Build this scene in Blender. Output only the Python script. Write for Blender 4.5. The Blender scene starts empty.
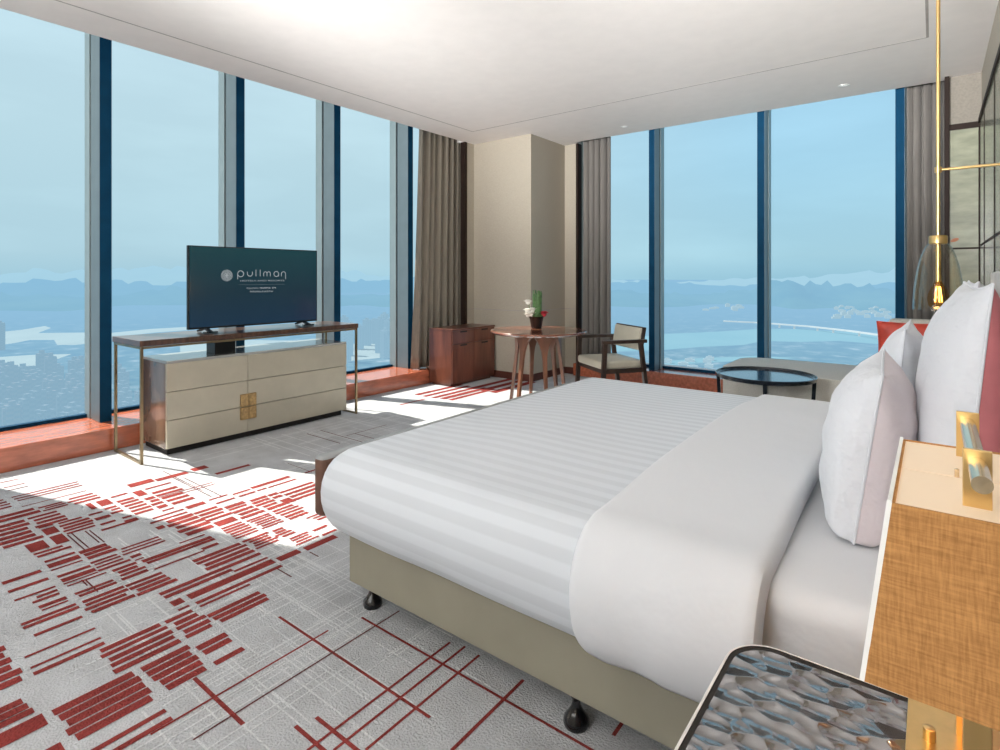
import bpy, bmesh, math, random
from math import sin, cos, pi, sqrt, radians, exp
from mathutils import Vector, Matrix, Euler
random.seed(7)
SC = bpy.context.scene
COL = SC.collection

# ------------------------------------------------------------------ materials
def _nodes(name):
    m = bpy.data.materials.new(name); m.use_nodes = True
    nt = m.node_tree; b = nt.nodes['Principled BSDF']
    return m, nt, b
def N(nt, t, **kw):
    n = nt.nodes.new(t)
    for k, v in kw.items():
        if k.startswith('i_'):
            n.inputs[k[2:].replace('_', ' ')].default_value = v
        else: setattr(n, k, v)
    return n
def ramp(nt, stops):
    r = nt.nodes.new('ShaderNodeValToRGB'); e = r.color_ramp.elements
    while len(e) < len(stops): e.new(0.5)
    for el, (p, c) in zip(e, stops): el.position = p; el.color = (*c, 1)
    return r
def mat(name, col, rough=.6, metal=0, var=.12, scale=8, stretch=(1, 1, 1), bump=0, bscale=None, spec=.5, emit=None, estr=0, sheen=0, coat=0, detail=4):
    m, nt, b = _nodes(name); L = nt.links
    tc = N(nt, 'ShaderNodeTexCoord'); mp = N(nt, 'ShaderNodeMapping'); mp.inputs['Scale'].default_value = stretch
    L.new(tc.outputs['Object'], mp.inputs['Vector'])
    nz = N(nt, 'ShaderNodeTexNoise'); nz.inputs['Scale'].default_value = scale; nz.inputs['Detail'].default_value = detail
    L.new(mp.outputs['Vector'], nz.inputs['Vector'])
    lo = [c * (1 - var) for c in col]; hi = [min(1, c * (1 + var)) for c in col]
    r = ramp(nt, [(.3, lo), (.7, hi)]); L.new(nz.outputs['Fac'], r.inputs['Fac'])
    L.new(r.outputs['Color'], b.inputs['Base Color'])
    b.inputs['Roughness'].default_value = rough; b.inputs['Metallic'].default_value = metal
    b.inputs['Specular IOR Level'].default_value = spec
    if sheen: b.inputs['Sheen Weight'].default_value = sheen
    if coat: b.inputs['Coat Weight'].default_value = coat; b.inputs['Coat Roughness'].default_value = .08
    if emit: b.inputs['Emission Color'].default_value = (*emit, 1); b.inputs['Emission Strength'].default_value = estr
    if bump:
        n2 = nz
        if bscale:
            n2 = N(nt, 'ShaderNodeTexNoise'); n2.inputs['Scale'].default_value = bscale; n2.inputs['Detail'].default_value = 3
            L.new(mp.outputs['Vector'], n2.inputs['Vector'])
        bp = N(nt, 'ShaderNodeBump'); bp.inputs['Strength'].default_value = bump; bp.inputs['Distance'].default_value = .01
        L.new(n2.outputs['Fac'], bp.inputs['Height']); L.new(bp.outputs['Normal'], b.inputs['Normal'])
    return m
def carpet(name, col, var=.16):
    m, nt, b = _nodes(name); L = nt.links
    tc = N(nt, 'ShaderNodeTexCoord')
    n1 = N(nt, 'ShaderNodeTexNoise'); n1.inputs['Scale'].default_value = 160; n1.inputs['Detail'].default_value = 5
    n2 = N(nt, 'ShaderNodeTexNoise'); n2.inputs['Scale'].default_value = 7; n2.inputs['Detail'].default_value = 5
    ad = N(nt, 'ShaderNodeMath', operation='MULTIPLY_ADD'); ad.inputs[1].default_value = .55
    m2 = N(nt, 'ShaderNodeMath', operation='MULTIPLY'); m2.inputs[1].default_value = .45
    for n in (n1, n2): L.new(tc.outputs['Object'], n.inputs['Vector'])
    L.new(n2.outputs['Fac'], m2.inputs[0]); L.new(n1.outputs['Fac'], ad.inputs[0]); L.new(m2.outputs[0], ad.inputs[2])
    r = ramp(nt, [(.33, [c * (1 - var * 1.6) for c in col]), (.66, [min(1, c * (1 + var)) for c in col])])
    L.new(ad.outputs[0], r.inputs['Fac']); L.new(r.outputs['Color'], b.inputs['Base Color'])
    b.inputs['Roughness'].default_value = .95; b.inputs['Specular IOR Level'].default_value = .1
    bp = N(nt, 'ShaderNodeBump'); bp.inputs['Strength'].default_value = .7; bp.inputs['Distance'].default_value = .012
    L.new(n1.outputs['Fac'], bp.inputs['Height']); L.new(bp.outputs['Normal'], b.inputs['Normal'])
    return m
def wood(name, dark, light, rough=.35, axis=(1, 1, 12), scale=6, coat=.3):
    m = mat(name, [(a + b) / 2 for a, b in zip(dark, light)], rough, scale=scale, stretch=axis, coat=coat, detail=8)
    for n in m.node_tree.nodes:
        if n.type == 'VALTORGB':
            n.color_ramp.elements[0].color = (*dark, 1); n.color_ramp.elements[1].color = (*light, 1)
    return m
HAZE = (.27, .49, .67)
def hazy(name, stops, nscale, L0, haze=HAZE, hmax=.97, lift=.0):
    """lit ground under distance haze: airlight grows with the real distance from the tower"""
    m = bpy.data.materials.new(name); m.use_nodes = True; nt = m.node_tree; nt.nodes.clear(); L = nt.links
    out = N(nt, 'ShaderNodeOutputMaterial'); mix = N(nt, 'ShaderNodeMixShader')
    d = N(nt, 'ShaderNodeBsdfDiffuse'); em = N(nt, 'ShaderNodeEmission'); em.inputs['Color'].default_value = (*haze, 1)  # distance haze is painted in as plain emission
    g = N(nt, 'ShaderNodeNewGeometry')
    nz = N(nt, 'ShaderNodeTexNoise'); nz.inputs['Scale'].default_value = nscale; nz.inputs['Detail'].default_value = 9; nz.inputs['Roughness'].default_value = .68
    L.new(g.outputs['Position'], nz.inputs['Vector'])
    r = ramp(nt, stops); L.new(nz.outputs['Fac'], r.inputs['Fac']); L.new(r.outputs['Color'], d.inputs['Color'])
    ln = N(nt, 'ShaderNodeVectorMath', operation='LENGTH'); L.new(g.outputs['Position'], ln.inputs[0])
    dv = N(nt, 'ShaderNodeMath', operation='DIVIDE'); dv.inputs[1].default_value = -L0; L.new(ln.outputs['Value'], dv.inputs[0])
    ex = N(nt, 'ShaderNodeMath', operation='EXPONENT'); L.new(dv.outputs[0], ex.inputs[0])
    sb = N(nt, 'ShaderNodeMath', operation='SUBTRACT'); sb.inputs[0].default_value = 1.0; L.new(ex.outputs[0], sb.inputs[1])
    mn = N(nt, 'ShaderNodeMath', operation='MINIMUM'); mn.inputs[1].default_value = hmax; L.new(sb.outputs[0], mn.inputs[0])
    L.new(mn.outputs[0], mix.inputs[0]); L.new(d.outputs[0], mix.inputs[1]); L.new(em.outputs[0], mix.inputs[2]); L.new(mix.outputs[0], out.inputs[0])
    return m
def pane_mat(name, tint, gloss=.015, rough=.02, ior=0):
    m = bpy.data.materials.new(name); m.use_nodes = True; nt = m.node_tree; nt.nodes.clear(); L = nt.links
    out = N(nt, 'ShaderNodeOutputMaterial'); mix = N(nt, 'ShaderNodeMixShader'); mix.inputs[0].default_value = gloss
    t = N(nt, 'ShaderNodeBsdfTransparent'); t.inputs['Color'].default_value = (*tint, 1)
    gl = N(nt, 'ShaderNodeBsdfGlossy'); gl.inputs['Roughness'].default_value = rough
    if ior: fr = N(nt, 'ShaderNodeLayerWeight'); fr.inputs['Blend'].default_value = ior; L.new(fr.outputs['Facing'], mix.inputs[0])
    L.new(t.outputs[0], mix.inputs[1]); L.new(gl.outputs[0], mix.inputs[2]); L.new(mix.outputs[0], out.inputs[0])
    return m

M = {}
M['ceiling'] = mat('ceiling_paint', (.79, .745, .71), .9, var=.02)
M['groove'] = mat('groove_shadow_gap', (.36, .33, .30), .9)
M['plaster'] = mat('plain_wall', (.62, .57, .50), .9, var=.04)
M['fabric_wall'] = mat('beige_wall_fabric', (.40, .355, .285), .85, var=.10, scale=60, stretch=(1, 1, 6), bump=.15, bscale=200)
M['carpet'] = carpet('grey_carpet', (.55, .56, .58))
M['carpet_red'] = carpet('red_carpet_yarn', (.26, .045, .040), .22)
M['carpet_white'] = carpet('white_carpet_yarn', (.70, .71, .72), .08)
M['carpet_dark'] = carpet('dark_red_yarn', (.14, .045, .045), .2)
M['granite'] = mat('red_granite', (.44, .125, .065), .2, var=.28, scale=30, stretch=(1, .22, 1), coat=.4, detail=10)
M['baseboard'] = mat('red_brown_skirting', (.10, .03, .02), .4)
M['alu'] = mat('grey_aluminium', (.17, .215, .235), .45, .3, var=.05)
M['alu_light'] = mat('light_aluminium', (.30, .36, .37), .4, .25, var=.04)
M['backlit_navy'] = mat('backlit_navy_aluminium', (.004, .045, .10), .7, .0, var=.1, spec=.08)  # shade of the backlit mullion fronts put into this navy; rails share it
M['gasket'] = mat('black_gasket', (.012, .014, .02), .6)
M['pane'] = pane_mat('window_pane', (.965, .985, .99), .0, .05)
M['curtain'] = mat('taupe_curtain', (.20, .17, .132), .85, var=.16, scale=90, stretch=(1, 1, .05), sheen=.2, bump=.1)
M['curtain2'] = mat('grey_taupe_curtain', (.175, .16, .145), .85, var=.14, scale=90, stretch=(1, 1, .05), sheen=.2, bump=.1)
M['panel_fabric'] = mat('taupe_panel_fabric', (.25, .225, .19), .85, var=.1, scale=60, bump=.15, bscale=200)
M['dark_trim'] = mat('dark_bronze_trim', (.022, .013, .010), .6, spec=.15)
M['panel_glass'] = mat('green_beige_panel', (.27, .28, .20), .22, var=.22, scale=5, stretch=(1, 1, 3), coat=.3)
M['champagne'] = mat('champagne_lacquer', (.50, .455, .36), .35, .2, var=.05, coat=.2)
M['champagne_top'] = mat('pale_lacquer_top', (.42, .42, .40), .18, .2, var=.05, coat=.4)
M['chest_side'] = wood('polished_side_panel', (.10, .055, .035), (.24, .15, .10), .16, (1, 1, .4), 5, .6)
M['gap'] = mat('shadow_gap', (.015, .013, .012), .8)
M['dark_wood'] = wood('dark_walnut_top', (.045, .022, .015), (.11, .055, .035), .28, (1, 9, 1), 5, .4)
M['brass_frame'] = mat('bronze_metal', (.33, .25, .15), .28, .9, var=.1)
M['brass'] = mat('brushed_brass', (.78, .54, .23), .3, .95, var=.06, scale=40, stretch=(1, 1, .1))
M['brass_dark'] = mat('aged_brass', (.50, .33, .15), .42, .8, var=.25, scale=50)
M['brass_bright'] = mat('polished_brass', (.86, .70, .48), .2, .9, var=.04)
M['black'] = mat('black_plastic', (.012, .013, .015), .35)
M['black_gloss'] = mat('black_gloss', (.008, .008, .010), .12, coat=.5)
M['cab_wood'] = wood('red_walnut', (.085, .026, .015), (.20, .065, .036), .3, (1, 1, .15), 12, .4)
M['table_wood'] = wood('walnut', (.11, .045, .026), (.24, .10, .055), .3, (1, 1, .3), 10, .4)
M['table_top'] = wood('walnut_top', (.14, .045, .025), (.26, .095, .052), .2, (8, 1, 1), 3, .5)
M['chair_wood'] = wood('dark_brown_wood', (.028, .016, .012), (.06, .035, .026), .35, (1, 1, .3), 10)
M['cream'] = mat('cream_leather', (.56, .52, .42), .5, var=.05)
M['bed_base'] = mat('olive_grey_bed_leather', (.31, .29, .225), .55, var=.06, scale=5)
M['brown_leather'] = mat('brown_leather', (.14, .068, .045), .4, var=.15)
M['grey_top'] = mat('grey_leather', (.30, .31, .31), .45, var=.06)
M['sofa'] = mat('grey_sofa_fabric', (.60, .575, .52), .9, var=.12, scale=120, bump=.1)
M['red_cushion'] = mat('red_satin', (.56, .055, .03), .5, var=.18, scale=14)
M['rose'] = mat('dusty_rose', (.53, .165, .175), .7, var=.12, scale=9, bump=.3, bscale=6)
M['headboard'] = mat('pale_headboard', (.56, .57, .58), .8)
M['side_table'] = mat('dark_blue_black_metal', (.014, .018, .026), .22, .2, coat=.4)
M['side_top'] = mat('blue_black_tray', (.03, .06, .10), .16, .3, coat=.5)
M['chrome'] = mat('silver_ring', (.7, .7, .7), .2, .9)

def linen(name, col, stripes=False, wr=.35, sc=5.5):
    m, nt, b = _nodes(name); L = nt.links
    tc = N(nt, 'ShaderNodeTexCoord')
    n1 = N(nt, 'ShaderNodeTexNoise'); n1.inputs['Scale'].default_value = sc; n1.inputs['Detail'].default_value = 4
    mp = N(nt, 'ShaderNodeMapping'); mp.inputs['Scale'].default_value = (1, .45, 1); mp.inputs['Rotation'].default_value = (0, 0, .4)
    L.new(tc.outputs['Object'], mp.inputs['Vector']); L.new(mp.outputs[0], n1.inputs['Vector'])
    b.inputs['Roughness'].default_value = .75; b.inputs['Specular IOR Level'].default_value = .25; b.inputs['Sheen Weight'].default_value = .15
    bp = N(nt, 'ShaderNodeBump'); bp.inputs['Strength'].default_value = wr; bp.inputs['Distance'].default_value = .03
    L.new(n1.outputs['Fac'], bp.inputs['Height']); L.new(bp.outputs['Normal'], b.inputs['Normal'])
    if stripes:
        sx = N(nt, 'ShaderNodeSeparateXYZ'); L.new(tc.outputs['UV'], sx.inputs[0])
        ml = N(nt, 'ShaderNodeMath', operation='MULTIPLY'); ml.inputs[1].default_value = 2 * pi / .062; L.new(sx.outputs['Y'], ml.inputs[0])
        sn = N(nt, 'ShaderNodeMath', operation='SINE'); L.new(ml.outputs[0], sn.inputs[0])
        ma = N(nt, 'ShaderNodeMath', operation='MULTIPLY_ADD'); ma.inputs[1].default_value = 1.6; ma.inputs[2].default_value = .5; ma.use_clamp = True
        L.new(sn.outputs[0], ma.inputs[0])
        r = ramp(nt, [(0, [c * .925 for c in col]), (1, [min(1, c * 1.02) for c in col])]); L.new(ma.outputs[0], r.inputs[0]); L.new(r.outputs[0], b.inputs['Base Color'])
        r2 = ramp(nt, [(0, (.82,) * 3), (1, (.5,) * 3)]); L.new(ma.outputs[0], r2.inputs[0]); L.new(r2.outputs[0], b.inputs['Roughness'])
    else: b.inputs['Base Color'].default_value = (*col, 1)
    return m
M['linen'] = linen('white_linen', (.72, .735, .765))
M['linen_stripe'] = linen('striped_white_sateen', (.655, .69, .735), True, .12)
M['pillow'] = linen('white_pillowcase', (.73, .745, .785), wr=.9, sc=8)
M['pillow_back'] = linen('shaded_pillowcase', (.72, .64, .66), wr=.9, sc=8)  # pink light reflected onto the pillow's back, put into its colour

def shade_mat():
    m, nt, b = _nodes('amber_linen_shade'); L = nt.links
    tc = N(nt, 'ShaderNodeTexCoord'); cols = []
    for st in ((1, 1, 14), (14, 14, .6)):
        mp = N(nt, 'ShaderNodeMapping'); mp.inputs['Scale'].default_value = st; L.new(tc.outputs['Object'], mp.inputs['Vector'])
        nz = N(nt, 'ShaderNodeTexNoise'); nz.inputs['Scale'].default_value = 28; nz.inputs['Detail'].default_value = 6; L.new(mp.outputs[0], nz.inputs['Vector']); cols.append(nz)
    ad = N(nt, 'ShaderNodeMath', operation='ADD'); L.new(cols[0].outputs['Fac'], ad.inputs[0]); L.new(cols[1].outputs['Fac'], ad.inputs[1])
    hv = N(nt, 'ShaderNodeMath', operation='MULTIPLY'); hv.inputs[1].default_value = .5; L.new(ad.outputs[0], hv.inputs[0])
    r = ramp(nt, [(.34, (.26, .115, .032)), (.66, (.46, .225, .072))]); L.new(hv.outputs[0], r.inputs[0])
    L.new(r.outputs[0], b.inputs['Base Color']); b.inputs['Roughness'].default_value = .85
    L.new(r.outputs[0], b.inputs['Emission Color']); b.inputs['Emission Strength'].default_value = .30
    bp = N(nt, 'ShaderNodeBump'); bp.inputs['Strength'].default_value = .3; bp.inputs['Distance'].default_value = .003
    L.new(hv.outputs[0], bp.inputs['Height']); L.new(bp.outputs[0], b.inputs['Normal'])
    return m
M['shade'] = shade_mat()
M['diffuser'] = mat('lit_diffuser', (.72, .60, .46), .6, var=.02, emit=(1, .72, .46), estr=.27)
M['shade_edge'] = mat('white_edge_trim', (.80, .79, .76), .5, emit=(1, .98, .95), estr=.15)  # pale strip along the shade edge, with a faint glow of its own
M['filament'] = mat('glowing_filament', (1, .7, .3), .5, emit=(1, .62, .2), estr=9)
M['pendant_glass'] = pane_mat('smoky_bell_glass', (.975, .96, .92), .0, .03, .14)
M['bulb_glass'] = pane_mat('amber_bulb_glass', (.96, .72, .38), .05, .05)

def hammered():
    m, nt, b = _nodes('hammered_glass_top'); L = nt.links
    tc = N(nt, 'ShaderNodeTexCoord'); mp = N(nt, 'ShaderNodeMapping'); mp.inputs['Scale'].default_value = (.85, 1.15, 1); mp.inputs['Rotation'].default_value = (0, 0, -.62)
    L.new(tc.outputs['Object'], mp.inputs['Vector'])
    nw = N(nt, 'ShaderNodeTexNoise'); nw.inputs['Scale'].default_value = 14; L.new(mp.outputs[0], nw.inputs['Vector'])
    mv = N(nt, 'ShaderNodeVectorMath', operation='MULTIPLY_ADD'); mv.inputs[1].default_value = (.012, .012, .012); L.new(nw.outputs['Color'], mv.inputs[0]); L.new(mp.outputs[0], mv.inputs[2])
    vo = N(nt, 'ShaderNodeTexVoronoi', feature='SMOOTH_F1'); vo.inputs['Scale'].default_value = 29; vo.inputs['Smoothness'].default_value = .28
    sq = N(nt, 'ShaderNodeMath', operation='POWER'); sq.inputs[1].default_value = 2.0
    L.new(mv.outputs[0], vo.inputs['Vector'])
    bp = N(nt, 'ShaderNodeBump'); bp.inputs['Strength'].default_value = 1.0; bp.inputs['Distance'].default_value = .014
    L.new(vo.outputs['Distance'], sq.inputs[0]); L.new(sq.outputs[0], bp.inputs['Height']); L.new(bp.outputs[0], b.inputs['Normal'])
    b.inputs['Base Color'].default_value = (.21, .21, .215, 1); b.inputs['Metallic'].default_value = .7; b.inputs['Roughness'].default_value = .14
    L.new(bp.outputs[0], b.inputs['Coat Normal']); b.inputs['Coat Weight'].default_value = .6; b.inputs['Coat Roughness'].default_value = .06
    return m
M['hammered'] = hammered()
def screen():
    m, nt, b = _nodes('tv_screen'); L = nt.links
    tc = N(nt, 'ShaderNodeTexCoord'); sx = N(nt, 'ShaderNodeSeparateXYZ'); L.new(tc.outputs['Object'], sx.inputs[0])
    r = ramp(nt, [(0, (.012, .045, .095)), (.45, (.012, .042, .066)), (1, (.012, .070, .085))]); mr = N(nt, 'ShaderNodeMapRange'); mr.inputs[1].default_value = 0; mr.inputs[2].default_value = .62
    L.new(sx.outputs['Z'], mr.inputs[0]); L.new(mr.outputs[0], r.inputs[0])
    L.new(r.outputs[0], b.inputs['Emission Color']); b.inputs['Emission Strength'].default_value = .55
    b.inputs['Base Color'].default_value = (.008, .012, .016, 1); b.inputs['Roughness'].default_value = .12
    return m
M['screen'] = screen()
M['screen_white'] = mat('screen_lettering', (.1, .1, .1), .5, emit=(.60, .68, .72), estr=.36)
M['leaf'] = mat('green_leaf', (.10, .20, .07), .5, var=.4, scale=30)
M['petal_white'] = mat('white_petals', (.95, .92, .84), .7)
M['petal_red'] = mat('red_petals', (.52, .03, .05), .6, var=.3, scale=30)
M['pot'] = mat('dark_bronze_pot', (.035, .025, .022), .25, .5)
M['spot'] = mat('downlight_glow', (.5, .5, .5), .3, emit=(1, .97, .9), estr=.45)
M['white_metal'] = mat('white_ring', (.75, .73, .70), .5)
M['orange_mark'] = mat('orange_painted_leaf', (.40, .13, .05), .5)

# ------------------------------------------------------------------ mesh helpers
def obj(name, bm, mats, parent=None, smooth=False, loc=None, recalc=True):
    me = bpy.data.meshes.new(name)
    if recalc: bmesh.ops.recalc_face_normals(bm, faces=bm.faces[:])
    bm.to_mesh(me); bm.free()
    for k in (mats if isinstance(mats, (list, tuple)) else [mats]): me.materials.append(M[k] if isinstance(k, str) else k)
    if smooth:
        for p in me.polygons: p.use_smooth = True
        try: me.set_sharp_from_angle(angle=radians(38))
        except Exception: pass
    o = bpy.data.objects.new(name, me); COL.objects.link(o)
    if parent: o.parent = parent
    if loc: o.location = loc
    return o
def empty(name, loc=(0, 0, 0), rz=0):
    o = bpy.data.objects.new(name, None); COL.objects.link(o); o.location = loc; o.rotation_euler = (0, 0, rz); o.empty_display_size = .1
    return o
def tag(o, label, cat, group=None, kind=None):
    o['label'] = label; o['category'] = cat
    if group: o['group'] = group
    if kind: o['kind'] = kind
    return o
def struct(o): o['kind'] = 'structure'; return o
def box(bm, x0, x1, y0, y1, z0, z1, bev=0, mi=0, seg=2):
    r = bmesh.ops.create_cube(bm, size=1)
    vs = r['verts']
    for v in vs: v.co = Vector(((x0 + x1) / 2 + v.co.x * (x1 - x0), (y0 + y1) / 2 + v.co.y * (y1 - y0), (z0 + z1) / 2 + v.co.z * (z1 - z0)))
    fs = list({f for v in vs for f in v.link_faces})
    for f in fs: f.material_index = mi
    if bev:
        es = list({e for v in vs for e in v.link_edges})
        rr = bmesh.ops.bevel(bm, geom=es, offset=bev, segments=seg, profile=.5, affect='EDGES')
        for f in rr['faces']: f.material_index = mi
    return vs
def B(*a, **k):
    bm = bmesh.new(); box(bm, *a, **k); return bm
def prism(bm, pts, z0, z1, mi=0):
    """vertical prism over a 2-D outline"""
    lo = [bm.verts.new((x, y, z0)) for x, y in pts]; hi = [bm.verts.new((x, y, z1)) for x, y in pts]
    n = len(pts); fs = [bm.faces.new(hi), bm.faces.new(lo[::-1])]
    for i in range(n): fs.append(bm.faces.new((lo[i], lo[(i + 1) % n], hi[(i + 1) % n], hi[i])))
    for f in fs: f.material_index = mi
    return fs
def rrect(x0, x1, y0, y1, r, n=8):
    pts = []
    for cx, cy, a0 in ((x1 - r, y1 - r, 0), (x0 + r, y1 - r, 90), (x0 + r, y0 + r, 180), (x1 - r, y0 + r, 270)):
        for i in range(n + 1):
            a = radians(a0 + 90 * i / n); pts.append((cx + r * cos(a), cy + r * sin(a)))
    return pts
def lathe(bm, prof, n=32, cx=0, cy=0, sx=1, sy=1, mi=0, caps=True):
    rings = []
    for r, z in prof: rings.append([bm.verts.new((cx + r * sx * cos(2 * pi * i / n), cy + r * sy * sin(2 * pi * i / n), z)) for i in range(n)])
    for a, b in zip(rings, rings[1:]):
        for i in range(n):
            f = bm.faces.new((a[i], a[(i + 1) % n], b[(i + 1) % n], b[i])); f.material_index = mi
    if caps:
        if prof[0][0] > 1e-5: bm.faces.new(rings[0][::-1]).material_index = mi
        if prof[-1][0] > 1e-5: bm.faces.new(rings[-1]).material_index = mi
def tube(bm, pts, r, n=10, mi=0, radii=None):
    pts = [Vector(p) for p in pts]; rings = []; up = None
    for i, p in enumerate(pts):
        t = (pts[min(i + 1, len(pts) - 1)] - pts[max(i - 1, 0)]).normalized()
        if up is None: up = Vector((0, 0, 1)) if abs(t.z) < .9 else Vector((1, 0, 0))
        s = t.cross(up).normalized(); u = s.cross(t).normalized(); up = u
        rr = radii[i] if radii else r
        rings.append([bm.verts.new(p + rr * (cos(2 * pi * k / n) * s + sin(2 * pi * k / n) * u)) for k in range(n)])
    for a, b in zip(rings, rings[1:]):
        for k in range(n): bm.faces.new((a[k], a[(k + 1) % n], b[(k + 1) % n], b[k])).material_index = mi
    bm.faces.new(rings[0][::-1]).material_index = mi; bm.faces.new(rings[-1]).material_index = mi
def bar(bm, p, q, w, t, up=(0, 0, 1), w2=None, t2=None, mi=0):
    """square bar from p to q, optional taper"""
    p, q = Vector(p), Vector(q); d = (q - p).normalized(); s = d.cross(Vector(up)).normalized(); u = s.cross(d).normalized()
    w2 = w2 or w; t2 = t2 or t
    a = [bm.verts.new(p + s * i * w / 2 + u * j * t / 2) for i, j in ((-1, -1), (1, -1), (1, 1), (-1, 1))]
    b = [bm.verts.new(q + s * i * w2 / 2 + u * j * t2 / 2) for i, j in ((-1, -1), (1, -1), (1, 1), (-1, 1))]
    for f in [a[::-1], b] + [[a[k], a[(k + 1) % 4], b[(k + 1) % 4], b[k]] for k in range(4)]: bm.faces.new(f).material_index = mi
def grid(bm, fn, nu, nv, mi=0, uv=None):
    vs = [[bm.verts.new(fn(i / nu, j / nv)) for j in range(nv + 1)] for i in range(nu + 1)]
    lay = bm.loops.layers.uv.verify() if uv else None
    for i in range(nu):
        for j in range(nv):
            f = bm.faces.new((vs[i][j], vs[i + 1][j], vs[i + 1][j + 1], vs[i][j + 1])); f.material_index = mi(i, j) if callable(mi) else mi
            if uv:
                for lp, (a, b) in zip(f.loops, ((i, j), (i + 1, j), (i + 1, j + 1), (i, j + 1))): lp[lay].uv = uv(a / nu, b / nv)
    return vs
def smoothn(x, s=0):
    """cheap smooth value noise"""
    def h(i): return (sin(i * 127.1 + s * 311.7) * 43758.5453) % 1.0
    i = math.floor(x); f = x - i; f = f * f * (3 - 2 * f)
    return h(i) * (1 - f) + h(i + 1) * f
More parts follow.
